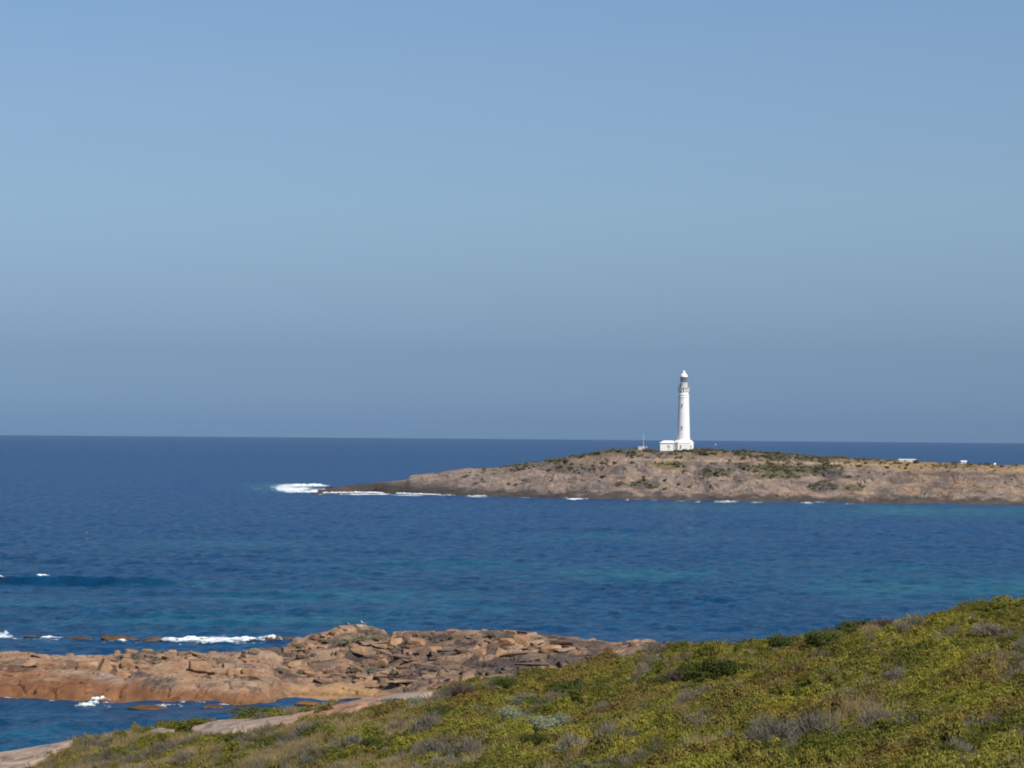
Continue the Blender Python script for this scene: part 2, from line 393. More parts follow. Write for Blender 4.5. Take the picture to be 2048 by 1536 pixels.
# ------------------------------------------------------------------ rocky spit shape
SW = [(-400, 1392), (-50, 1394), (60, 1396), (150, 1399), (220, 1399), (300, 1402), (400, 1405), (480, 1409), (545, 1407), (565, 1398), (590, 1393), (640, 1392.5), (700, 1393), (760, 1398), (850, 1430), (1000, 1450), (1700, 1480)]
SR = [(-400, 1300), (-60, 1306), (0, 1306), (60, 1306), (110, 1310), (180, 1315), (215, 1314), (235, 1309), (265, 1306), (300, 1305), (370, 1302), (420, 1306), (470, 1303), (520, 1300), (570, 1296), (586, 1284), (620, 1271), (650, 1263), (688, 1253), (738, 1252), (765, 1260), (782, 1269), (800, 1262), (850, 1263), (900, 1259), (970, 1262), (1030, 1259), (1070, 1264), (1110, 1272), (1150, 1275), (1180, 1279), (1230, 1283), (1300, 1283), (1400, 1287), (1525, 1285), (1650, 1290), (1900, 1310)]
SD = [(-400, 30), (0, 28), (300, 28), (560, 36), (700, 38), (850, 52), (1100, 58), (1700, 62)]
_sa = np.arange(-420, 1920, 4.0)
_sy = np.array([on_sea(a, ip(a, SW))[1] for a in _sa])
_sr = _sy + ip(_sa, SD)
_sz = np.array([at(a, ip(a, SR), y)[2] for a, y in zip(_sa, _sr)])
def spit_z(X, Y, info=False):
    X = np.asarray(X, float); Y = np.asarray(Y, float)
    a = 1024 + F * X / np.maximum(Y, 1)
    yw = np.interp(a, _sa, _sy) + 0.9 * fbm(X / 4, X * 0 + 1.7, 5, 3); yr = np.interp(a, _sa, _sr); H = np.interp(a, _sa, _sz)
    t = (Y - yw) / (yr - yw)
    PA = np.interp(t, [-0.4, 0, 0.03, 0.08, 0.16, 0.3, 0.5, 0.75, 0.92, 1.0, 1.05, 1.25, 1.6, 2.2], [-0.5, 0, 0.20, 0.42, 0.60, 0.74, 0.85, 0.94, 0.98, 1.0, 0.97, 0.5, -0.3, -0.9])
    PB = np.interp(t, [-0.4, 0, 0.02, 0.10, 0.2, 0.3, 0.5, 0.72, 0.80, 0.92, 1.0, 1.05, 1.25, 1.6, 2.2], [-0.3, 0, 0.06, 0.13, 0.18, 0.30, 0.53, 0.70, 0.78, 0.91, 1.0, 0.97, 0.5, -0.3, -0.9])
    mb = sstep(520, 620, a)
    z = H * (PA * (1 - mb) + PB * mb)
    smooth_front = 1 - sstep(0.16, 0.34, t) * (1 - 0.75 * (1 - sstep(120, 230, a)) * (1 - sstep(0.6, 0.9, t)))
    k = sstep(-0.03, 0.06, t) * (1 - 0.55 * smooth_front) * (1 - 0.5 * sstep(0.9, 1.0, t) * (1 - sstep(1.0, 1.2, t)) )
    wx = X + 2.4 * fbm(X / 7, Y / 7, 61, 4); wy = Y + 2.4 * fbm(X / 7, Y / 7, 67, 4)
    z = z + k * 0.5 * fbm(X / 9, Y / 9, 71, 3)
    f1, f2, cid, ox, oy = worley((wx * 0.9 + wy * 0.25) / 3.6, (wy - 0.3 * wx) / 4.4, 77)
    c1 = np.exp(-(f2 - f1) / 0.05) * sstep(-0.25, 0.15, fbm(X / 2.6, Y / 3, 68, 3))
    z = z + k * (0.42 * (cid - 0.5) + 0.75 * (frac(cid * 13) - 0.5) * ox + 0.8 * (frac(cid * 29) - 0.65) * oy) - sstep(-0.02, 0.03, t) * (0.45 + 0.25 * k) * c1
    f1, f2, cid2, ox, oy = worley(wx / 1.25, wy / 1.5 + 0.2 * wx, 78)
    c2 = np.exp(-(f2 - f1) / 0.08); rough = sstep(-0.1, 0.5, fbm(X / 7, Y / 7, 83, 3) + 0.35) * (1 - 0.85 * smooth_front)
    z = z + rough * k * (0.22 * (cid2 - 0.5) + 0.35 * (frac(cid2 * 19) - 0.6) * oy - 0.16 * c2)
    f1, f2, cid3, ox, oy = worley(wx / 0.5, wy / 0.6, 79)
    z = z + rough * k * (0.05 * (cid3 - 0.5) - 0.03 * np.exp(-(f2 - f1) / 0.12)) + 0.05 * k * fbm(X, Y, 85, 3)
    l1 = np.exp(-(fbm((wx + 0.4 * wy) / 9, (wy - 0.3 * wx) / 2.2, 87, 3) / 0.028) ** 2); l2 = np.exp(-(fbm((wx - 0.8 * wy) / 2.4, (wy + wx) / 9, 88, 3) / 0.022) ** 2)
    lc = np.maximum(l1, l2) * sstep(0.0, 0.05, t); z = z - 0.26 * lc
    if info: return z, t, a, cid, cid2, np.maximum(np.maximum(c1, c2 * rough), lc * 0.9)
    return z

# ------------------------------------------------------------------ heath hill shape (thin plate through surveyed points)
CREST = [(-300, 1560, 150), (-100, 1526, 150), (0, 1508, 150), (130, 1490, 150), (250, 1468, 150), (330, 1458, 150), (450, 1442, 153), (600, 1430, 155), (720, 1408, 155), (850, 1389, 152), (1000, 1362, 148), (1130, 1342, 146), (1240, 1318, 145), (1330, 1298, 143), (1430, 1290, 142), (1530, 1296, 141), (1600, 1284, 138), (1700, 1262, 134), (1780, 1248, 131), (1900, 1227, 128), (1980, 1211, 126), (2048, 1198, 125), (2250, 1180, 122), (2500, 1150, 120)]
INNER = [(-100, 1560, 138), (130, 1540, 136), (350, 1540, 122), (600, 1540, 110), (800, 1540, 98), (1024, 1540, 85), (1250, 1540, 78), (1500, 1540, 72), (1800, 1540, 66), (2048, 1540, 62), (2300, 1545, 60),
         (450, 1475, 138), (700, 1470, 126), (900, 1450, 118), (1200, 1430, 106), (1500, 1400, 101), (1800, 1380, 95), (2048, 1360, 90), (2300, 1340, 88), (1250, 1370, 128), (1700, 1310, 118), (2000, 1270, 108)]
cp = [at(*p) for p in CREST + INNER] + [at(px, py + 75, D + 28) for px, py, D in CREST[::2]]
cp += [np.array([x, 285.0, -4.0]) for x in (-90, -60, -30, 0, 30)] + [np.array([60, 285.0, 2.0]), np.array([100, 270.0, 8.0])]
cp += [np.array([x, y, z]) for x, y, z in ((0, 0, 29.2), (-14, 0, 27), (16, 0, 30.5), (0, 30, 26.5), (-20, 50, 21), (22, 30, 27.5), (0, -20, 30.5), (-40, 80, 16))]
cp = np.array(cp)
_cs = cp[:, :2] / 50.0
def _u(d2): return np.where(d2 > 1e-12, 0.5 * d2 * np.log(np.maximum(d2, 1e-12)), 0)
_n = len(cp)
_K = _u(((_cs[:, None] - _cs[None]) ** 2).sum(-1)) + np.eye(_n) * 0.003
_P = np.c_[np.ones(_n), _cs]
_A = np.zeros((_n + 3, _n + 3)); _A[:_n, :_n] = _K; _A[:_n, _n:] = _P; _A[_n:, :_n] = _P.T
_wt = np.linalg.solve(_A, np.r_[cp[:, 2], 0, 0, 0])
def hill_base(X, Y):
    X = np.asarray(X, float); s = X.shape; x = X.ravel() / 50; y = np.asarray(Y, float).ravel() / 50
    z = _wt[_n] + _wt[_n + 1] * x + _wt[_n + 2] * y
    for i in range(_n): z = z + _wt[i] * _u((x - _cs[i, 0]) ** 2 + (y - _cs[i, 1]) ** 2)
    return z.reshape(s)
def hill_z(X, Y):
    X = np.asarray(X, float); Y = np.asarray(Y, float); s = X * 0.37 + Y * 0.93; q = X * 0.93 - Y * 0.37
    return hill_base(X, Y) - 0.32 + 0.36 * fbm(q / 1.5, s / 11, 91, 4)
SLABS = {
 'big': [(378, 1462), (420, 1446), (480, 1441), (560, 1437), (620, 1428), (700, 1405), (760, 1392), (880, 1376), (862, 1390), (800, 1401), (740, 1412), (700, 1422), (640, 1430), (600, 1443), (560, 1452), (500, 1462), (450, 1469), (400, 1470)],
 'left': [(-80, 1520), (0, 1498), (60, 1490), (120, 1482), (150, 1484), (128, 1498), (100, 1512), (60, 1532), (30, 1550), (-80, 1560)],
 'small': [(286, 1470), (318, 1459), (350, 1464), (345, 1472)]}

# ------------------------------------------------------------------ sea
def build_sea():
    ang = np.r_[np.linspace(-0.9, -0.24, 50)[:-1], np.linspace(-0.24, 0.24, 900), np.linspace(0.24, 0.9, 50)[1:]]
    D = np.r_[np.linspace(20, 230, 12)[:-1], 1 / np.linspace(1 / 230, 1 / 1700, 720), np.geomspace(1700, 24000, 140)[1:]]
    A, DD = np.meshgrid(np.tan(ang), D); Y = DD; X = A * DD
    px, py = proj(X, Y, sea_z(X, Y))
    amp = 1 - sstep(900, 2200, DD)
    z = np.zeros_like(X)
    for lam, ax, ay, am, s in ((46, 0.25, 1, 0.20, 1), (27, -0.35, 1, 0.13, 2), (17, 0.5, 1, 0.10, 3), (11, -0.1, 1, 0.06, 4)):
        n_ = math.hypot(ax, ay); ph = 2 * math.pi * ((ax * X + ay * Y) / n_ / lam + 0.9 * fbm(X / 90, Y / 90, 200 + s, 3))
        z += am * (np.sin(ph) + 0.25 * np.sin(2 * ph)) * (0.55 + 0.9 * fbm(X / 60, Y / 60, 210 + s, 3))
    z += 0.62 * fbm(X / 5, Y / 5.5, 230, 4) * (0.7 + 0.6 * fbm(X / 50, Y / 50, 231, 2))
    # one steep swell rolling in on the left and lower ones behind it
    for px0, px1, pyc, hgt, wid in ((-500, 430, 1166, 1.35, 3.0), (-60, 560, 1128, 0.7, 6), (60, 420, 1232, 0.5, 4), (330, 900, 1250, 0.5, 4), (700, 1150, 1128, 0.5, 6), (1250, 1480, 1205, 0.6, 4), (500, 800, 1075, 0.6, 7), (900, 1400, 1060, 0.5, 7), (1500, 2100, 1095, 0.5, 7), (150, 700, 1190, 0.5, 4)):
        yc = on_sea((px0 + px1) / 2, pyc)[1] + 5 * fbm(X / 40, X * 0, 240 + int(hgt * 10), 2)
        e = sstep(px0, px0 + 120, px) * (1 - sstep(px1 - 160, px1, px))
        d = (Y - yc) / wid
        z += hgt * e * np.exp(-np.where(d < 0, d * 1.7, d * 0.7) ** 2)
    z = z * amp + sea_z(X, Y)
    deep = np.array([0.002, 0.048, 0.148]); mid = np.array([0.0008, 0.046, 0.120]); tq = np.array([0.012, 0.135, 0.175])
    k = sstep(1300, 500, DD)[..., None] if False else (1 - sstep(350, 1500, DD))[..., None]
    col = deep * (1 - k) + mid * k
    sh = np.zeros_like(X)
    for cx, cy, rx, ry, am in ((1950, 1022, 420, 14, 0.6), (1500, 1012, 350, 7, 0.45), (1950, 1180, 420, 26, 0.45), (1700, 1150, 300, 22, 0.32), (850, 1135, 260, 12, 0.4), (620, 1195, 420, 16, 0.45),
                               (450, 1240, 300, 16, 0.55), (380, 1172, 130, 7, 0.5), (100, 1205, 160, 9, 0.5), (980, 1215, 250, 14, 0.4), (1250, 1150, 220, 14, 0.45), (60, 1470, 200, 25, 0.2), (548, 975, 46, 8, 0.9), (420, 1088, 300, 8, 0.25), (1250, 1075, 300, 8, 0.25)):
        sh = np.maximum(sh, am * np.exp(-((px - cx) / rx) ** 2 - ((py - cy) / ry) ** 2))
    sh = np.clip(sh * (0.8 + 1.1 * fbm(X / 45, Y / 70, 250, 4)), 0, 1)[..., None]
    col = col * (1 - sh) + tq * sh
    foam = np.zeros_like(X)
    for cx, cy, rx, ry, am in ((585, 976, 42, 9, 1.0), (520, 977, 50, 6, 0.30), (640, 982, 30, 6, 0.8), (720, 988, 60, 2.2, 0.75), (820, 990, 60, 1.8, 0.6), (955, 993, 30, 1.8, 0.7), (1050, 995, 18, 1.5, 0.5), (1150, 998, 22, 2.0, 0.8), (1310, 1001, 10, 1.4, 0.6),
                               (1360, 1002, 18, 1.4, 0.6), (1395, 1003, 10, 1.4, 0.6), (1450, 1004, 30, 1.6, 0.7), (1512, 1005, 18, 1.5, 0.6), (1615, 1007, 14, 1.5, 0.6), (1700, 1008, 18, 1.5, 0.5), (1255, 1000, 5, 1.5, 0.6),
                               (5, 1270, 26, 6, 0.8), (60, 1277, 70, 2.0, 0.5), (100, 1279, 50, 2, 0.5), (155, 1278, 40, 4, 0.45), (240, 1283, 60, 2, 0.5), (420, 1279, 110, 7, 0.85), (540, 1277, 60, 4, 0.6), (300, 1280, 40, 4, 0.5), (560, 1275, 30, 3, 0.5),
                               (20, 1396, 40, 2, 0.5), (170, 1408, 40, 5, 0.55), (110, 1402, 20, 2, 0.5), (215, 1402, 30, 3, 0.5), (210, 1413, 20, 1.6, 0.5), (340, 1410, 60, 3, 0.42), (360, 1412, 12, 2, 0.6), (85, 1158, 14, 1.5, 0.7), (4, 1161, 8, 1.5, 0.7), (420, 1412, 40, 2, 0.45)):
        foam = np.maximum(foam, am * np.exp(-(((px - cx) / rx) ** 2 + ((py - cy) / ry) ** 2)))
    g = np.random.default_rng(3)
    for k in range(70):
        cx, cy = g.uniform(0, 2048), g.uniform(1010, 1290); rx = g.uniform(2, 6); foam = np.maximum(foam, g.uniform(0.28, 0.48) * np.exp(-(((px - cx) / rx) ** 2 + ((py - cy) / 0.9) ** 2)))
    a_ = 1024 + F * X / Y
    for aa_, yy_, lo, hi, wd_, am in ((_a, _hy, 640, 2100, 4.5, 1.0), (_sa, _sy, -400, 560, 0.9, 0.8)):
        d = np.interp(a_, aa_, yy_) - Y; br = fbm(X / 14, X * 0 + 5, 260, 4)
        am = am * (0.35 + 0.75 * sstep(1050, 700, a_)) if hi > 2000 else am * 0.55
        foam = np.maximum(foam, am * sstep(-0.25, 0.25, br) * np.exp(-((d - 1.0) / wd_) ** 2) * (a_ > lo) * (a_ < hi))
    me = mesh_np('sea', np.stack([X, Y, z], -1).reshape(-1, 3), grid_q(*X.shape))
    vcol(me, 'wcol', col.reshape(-1, 3)); vfloat(me, 'foam', foam)
    tag(link('sea', me, M['sea']), 'deep blue wind-rippled sea with turquoise shallows', kind='structure')
build_sea()

# ------------------------------------------------------------------ headland
def paint(px, py, X, Y, base, patches, s, warp=0.6):
    c = base
    for cx, cy, rx, ry, col, am in patches:
        d = ((px - cx) / rx) ** 2 + ((py - cy) / ry) ** 2
        mk = sstep(1.25, 0.45, d + warp * 1.3 * fbm(X / s, Y / s, int(cx) + 7, 4)) * am
        c = c * (1 - mk[..., None]) + np.array(col) * mk[..., None]
    return c
def build_headland():
    a = np.r_[np.arange(560, 2060, 1.2), np.arange(2060, 2500, 4.0)]; t = np.r_[np.linspace(-0.25, 1.15, 230), np.linspace(1.15, 3.0, 40)[1:]]
    A, T = np.meshgrid(a, t); yw = np.interp(A, _a, _hy); yr = np.interp(A, _a, _hr)
    Y = yw + T * (yr - yw); X = (A - 1024) / F * Y; Z = head_z(X, Y); px, py = proj(X, Y, Z)
    tan = np.array([0.275, 0.208, 0.160]); mau = np.array([0.200, 0.158, 0.142]); gold = np.array([0.29, 0.205, 0.125])
    grey = np.array([0.105, 0.092, 0.088]); veg = np.array([0.095, 0.09, 0.045]); olive = np.array([0.13, 0.115, 0.04]); blk = np.array([0.04, 0.036, 0.036])
    n = fbm(X / 38, Y / 30, 301, 5)[..., None]; c = tan * (0.5 + n * 0.9).clip(0, 1) + mau * (1 - (0.5 + n * 0.9).clip(0, 1))
    g = sstep(0.1, 0.4, fbm(X / 22, Y / 25, 302, 4) + 0.25 * sstep(1500, 1900, A) - 0.08)[..., None]; c = c * (1 - 0.5 * g) + gold * 0.5 * g
    d = sstep(0.06, 0.38, fbm(X / 14, Y / 22, 303, 6, 0.65))[..., None]; c = c * (1 - 0.75 * d) + grey * 0.75 * d
    sp = sstep(0.1, 0.4, fbm(X / 2.6, Y / 7, 311, 4, 0.65))[..., None]; c = c * (1 - 0.32 * sp) + grey * 0.32 * sp; sp = sstep(0.1, 0.4, fbm(X / 3.1 + 9, Y / 8, 312, 4))[..., None]; c = c * (1 + 0.22 * sp)
    P = [(1335, 930, 32, 8, olive, 0.8), (1430, 942, 40, 6, veg, 0.7), (1420, 948, 24, 6, veg, 0.8), (1570, 938, 70, 12, veg, 0.9), (1650, 940, 36, 14, grey * 0.8, 0.9), (1560, 952, 50, 7, veg, 0.8),
         (1520, 935, 50, 8, veg, 0.7), (1645, 975, 30, 12, grey, 0.9), (1705, 975, 26, 9, veg, 0.7), (1600, 965, 22, 4, grey, 0.7), (1150, 937, 55, 12, grey, 0.75), (1195, 970, 30, 12, grey * 1.2, 0.6), (1290, 970, 38, 10, grey, 0.85), (1240, 955, 14, 4, grey, 0.8),
         (1240, 968, 14, 5, grey, 0.7), (1800, 960, 30, 8, grey, 0.8), (1890, 962, 22, 7, grey, 0.7), (1915, 932, 50, 5, olive, 0.8), (1790, 926, 18, 4, olive, 0.7), (1900, 948, 90, 5, mau * 0.55, 0.7), (1980, 958, 60, 5, mau * 0.6, 0.6),
         (1770, 985, 22, 7, grey, 0.7), (1840, 995, 14, 4, grey * 1.4, 0.6), (1905, 998, 8, 4, (0.36, 0.2, 0.09), 0.7), (1915, 970, 12, 7, (0.36, 0.19, 0.1), 0.6), (930, 965, 60, 6, mau * 0.8, 0.7), (1060, 960, 30, 8, grey * 1.2, 0.6)]
    c = paint(px, py, X, Y, c, P, 9.0)
    gx = X + 6 * fbm(X / 30, Y / 30, 41, 3); gy_ = Y + 6 * fbm(X / 30, Y / 30, 47, 3); gl = np.exp(-(fbm((gx + 0.55 * gy_) / 22, (gy_ - 0.4 * gx) / 70, 26, 4) / 0.05) ** 2)[..., None]; c = c * (1 - 0.5 * gl) + grey * 0.8 * 0.5 * gl
    lf = (sstep(1150, 900, A) * sstep(0.85, 0.6, T))[..., None]; c = c * (1 - 0.45 * lf) + np.array([0.21, 0.178, 0.165]) * 0.45 * lf
    # dark sea-washed band and point
    wet = (sstep(3.4, 1.4, Z + 2.4 * fbm(X / 9, Y / 14, 305, 5, 0.62)))[..., None]; c = c * (1 - wet * 0.85) + (blk * 1.3) * wet * 0.85
    pt = (sstep(905, 780, A + 40 * fbm(X / 15, Y / 15, 306, 4)) * sstep(960, 967, py))[..., None]; c = c * (1 - 0.85 * pt) + (blk * 1.2) * 0.85 * pt
    p2 = (sstep(1080, 880, A) * sstep(968, 978, py + 5 * fbm(X / 15, Y / 15, 309, 3)))[..., None]; c = c * (1 - 0.8 * p2) + (blk * 1.3) * 0.8 * p2
    brn = (sstep(735, 690, A))[..., None]; c = c * (1 - 0.6 * brn) + np.array([0.10, 0.06, 0.05]) * 0.6 * brn
    # scrubby top
    ts = sstep(0.62, 0.88, T + 0.22 * fbm(X / 25, Y / 25, 307, 4))[..., None] * sstep(1010, 1150, A)[..., None]
    top = np.array([0.15, 0.12, 0.075]) * (1 - sstep(1600, 1800, A)[..., None]) + np.array([0.27, 0.19, 0.1]) * sstep(1600, 1800, A)[..., None]
    c = c * (1 - 0.85 * ts) + top * 0.85 * ts
    tr = (np.exp(-((py - (919 + (A - 1300) * 0.022)) / 1.6) ** 2) * sstep(1240, 1300, A) * sstep(1850, 1700, A))[..., None]; c = c * (1 - 0.7 * tr) + np.array([0.40, 0.30, 0.20]) * 0.7 * tr
    me = mesh_np('headland', np.stack([X, Y, Z], -1).reshape(-1, 3), grid_q(*X.shape)); vcol(me, 'Col', c.reshape(-1, 3))
    tag(link('headland', me, M['head']), 'low granite headland carrying the lighthouse', kind='structure')
build_headland()

# ------------------------------------------------------------------ rocky spit
def build_spit():
    a = np.arange(-330, 1750, 1.15); t = np.r_[np.linspace(-0.25, -0.02, 16)[:-1], np.linspace(-0.02, 0.3, 150)[:-1], np.linspace(0.3, 1.12, 210), np.linspace(1.12, 2.2, 40)[1:]]
    A, T = np.meshgrid(a, t); yw = np.interp(A, _sa, _sy); yr = np.interp(A, _sa, _sr)
    Y = yw + T * (yr - yw); X = (A - 1024) / F * Y
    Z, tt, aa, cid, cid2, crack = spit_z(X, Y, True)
    for _ in range(2): Z[1:-1] = 0.25 * Z[:-2] + 0.5 * Z[1:-1] + 0.25 * Z[2:]; Z[:, 1:-1] = 0.25 * Z[:, :-2] + 0.5 * Z[:, 1:-1] + 0.25 * Z[:, 2:]
    px, py = proj(X, Y, Z)
    tan = np.array([0.298, 0.200, 0.136]); org = np.array([0.298, 0.176, 0.110]); pal = np.array([0.335, 0.25, 0.175]); brn = np.array([0.155, 0.112, 0.085])
    gry = np.array([0.34, 0.285, 0.25]); blk = np.array([0.065, 0.055, 0.052]); rust = np.array([0.195, 0.088, 0.040])
    k = (0.5 + 0.6 * (cid - 0.5) + 0.5 * (cid2 - 0.5) + 0.7 * fbm(X / 5, Y / 5, 401, 4)).clip(0, 1)[..., None]; c = tan * k + org * (1 - k)
    g = sstep(0.05, 0.45, fbm(X / 8, Y / 8, 402, 4))[..., None]; c = c * (1 - 0.6 * g) + pal * 0.6 * g
    d = (sstep(0.16, 0.4, fbm(X / 6 + 3, Y / 8, 403, 5) + 0.26 * sstep(500, 800, A) + 0.06) * 0.85)[..., None]; c = c * (1 - d) + brn * d
    d = (sstep(0.22, 0.5, fbm(X / 4 + 3, Y / 6, 405, 5) + 0.22 * sstep(700, 900, A) + 0.05) * 0.85)[..., None]; c = c * (1 - d) + blk * d
    P = [(200, 1352, 38, 10, gry, 0.9), (150, 1350, 30, 8, gry * 0.85, 0.7), (240, 1362, 30, 6, gry * 0.9, 0.6), (55, 1371, 70, 3.5, blk, 0.8), (280, 1350, 30, 6, blk * 1.4, 0.75), (1010, 1330, 90, 14, blk, 0.85), (1150, 1320, 80, 10, blk * 1.2, 0.7),
         (840, 1325, 60, 12, brn, 0.7), (900, 1300, 30, 12, blk * 1.3, 0.6), (920, 1365, 60, 5, blk, 0.8), (780, 1300, 40, 12, brn, 0.6), (490, 1335, 20, 10, blk * 1.3, 0.6), (1080, 1300, 70, 5, pal, 0.7), (1200, 1295, 60, 8, brn * 0.8, 0.7), (720, 1275, 40, 6, (0.24, 0.2, 0.13), 0.7)]
    c = paint(px, py, X, Y, c, P, 3.0)
    zt = 1.3 + 1.0 * (1 - sstep(200, 330, A)); wl = sstep(1.25, 0.55, Z / zt + 0.35 * fbm(X / 4, Y / 3, 404, 4)) * sstep(620, 480, A)
    c = c * (1 - 0.85 * wl[..., None]) + rust * 0.85 * wl[..., None]
    bch = (sstep(560, 620, A) * sstep(0.16, 0.08, T))[..., None]; c = c * (1 - bch) + np.array([0.36, 0.225, 0.115]) * bch
    st = (np.exp(-((Z - 0.12) / 0.13) ** 2))[..., None]; c = c * (1 - 0.6 * st) + np.array([0.17, 0.085, 0.03]) * 0.6 * st
    gu = (np.exp(-((px - 715) / 32) ** 2 - ((py - 1251) / 3.0) ** 2) * sstep(-0.1, 0.3, fbm(X / 0.5, Y / 0.5, 406, 3)))[..., None]; c = c * (1 - 0.7 * gu) + np.array([0.62, 0.6, 0.56]) * 0.7 * gu
    c = c * (1 - 0.55 * crack[..., None] ** 2)  # colour darkened along the cracks: painted-in shade as well as lichen
    V = [np.stack([X, Y, Z], -1).reshape(-1, 3)]; Cc = [c.reshape(-1, 3)]; q4 = grid_q(*X.shape); T_ = [q4[:, [0, 1, 2]], q4[:, [0, 2, 3]]]; base_n = len(V[0])
    g = np.random.default_rng(5); lib = [hull_block(900 + k) for k in range(40)]
    nb = 4200; ba = g.uniform(-60, 1500, nb); bt = g.uniform(0.13, 1.0, nb) ** 0.8
    byw = np.interp(ba, _sa, _sy); byr = np.interp(ba, _sa, _sr); bY = byw + bt * (byr - byw); bX = (ba - 1024) / F * bY; bZ, _, _, _, _, _ = spit_z(bX, bY, True)
    clus = fbm(bX / 6, bY / 7, 431, 3); colr = [tan, org, pal, tan * 0.9, brn * 1.3]
    for k in range(nb):
        if clus[k] < 0.13 - 0.1 * (k % 3) or (ba[k] > 540 and bt[k] < 0.2) or (ba[k] < 240 and bt[k] < 0.5 + 0.3 * (ba[k] < 110)) or bt[k] > 0.99 or (ba[k] < 470 and bt[k] < 0.22): continue
        P, f = lib[k % 40]; wx_ = np.clip(g.lognormal(-0.95, 0.55), 0.12, 1.5) * (0.7 if bt[k] > 0.9 else 1); wy_ = wx_ * g.uniform(0.6, 1.0); wz_ = wx_ * g.uniform(0.22, 0.5) if g.uniform() < 0.8 else min(wx_, 0.7) * 0.8
        if ba[k] > 740 and k % 6 == 0 and bt[k] < 0.85: wx_ = g.uniform(1.5, 3.2); wy_ = 0.8; wz_ = g.uniform(0.18, 0.3); ty = g.normal(-0.02, 0.025); tx = 0; th = g.normal(0, 0.1)
        if bt[k] > 0.85: ty *= 0.4; wz_ = min(wz_, 0.45)
        th = g.normal(0.15, 0.35) + (math.pi if k % 2 else 0); tx, ty = g.normal(-0.04, 0.10), g.normal(0.05, 0.10)
        Rz = np.array([[math.cos(th), -math.sin(th), 0], [math.sin(th), math.cos(th), 0], [0, 0, 1]]); Rx = np.array([[1, 0, 0], [0, math.cos(tx), -math.sin(tx)], [0, math.sin(tx), math.cos(tx)]]); Ry = np.array([[math.cos(ty), 0, math.sin(ty)], [0, 1, 0], [-math.sin(ty), 0, math.cos(ty)]])
        W = (P * np.array([wx_, wy_, wz_])) @ Rz.T @ Rx.T @ Ry.T + np.array([bX[k], bY[k], bZ[k] + wz_ * g.uniform(-0.45, 0.35) - (0.5 * wz_ if bt[k] > 0.9 else 0) - (0.4 * wz_ if ba[k] < 240 else 0)])
        T_.append(f + sum(len(v_) for v_ in V)); V.append(W)
        cc = colr[int(g.integers(0, 5))] * g.uniform(0.85, 1.1)
        gi_ = np.argmin((X[::4, ::4] - bX[k]) ** 2 + (Y[::4, ::4] - bY[k]) ** 2); under = c[::4, ::4].reshape(-1, 3)[gi_]
        Cc.append(np.repeat((cc * 0.3 + under * 0.7)[None], len(W), 0))
    V = np.concatenate(V); c = np.concatenate(Cc)
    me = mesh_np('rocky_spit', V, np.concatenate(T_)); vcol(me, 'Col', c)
    me.set_sharp_from_angle(angle=R(22))
    tag(link('rocky_spit', me, M['spit']), 'orange granite spit of cracked blocks across the bay', kind='structure')
build_spit()

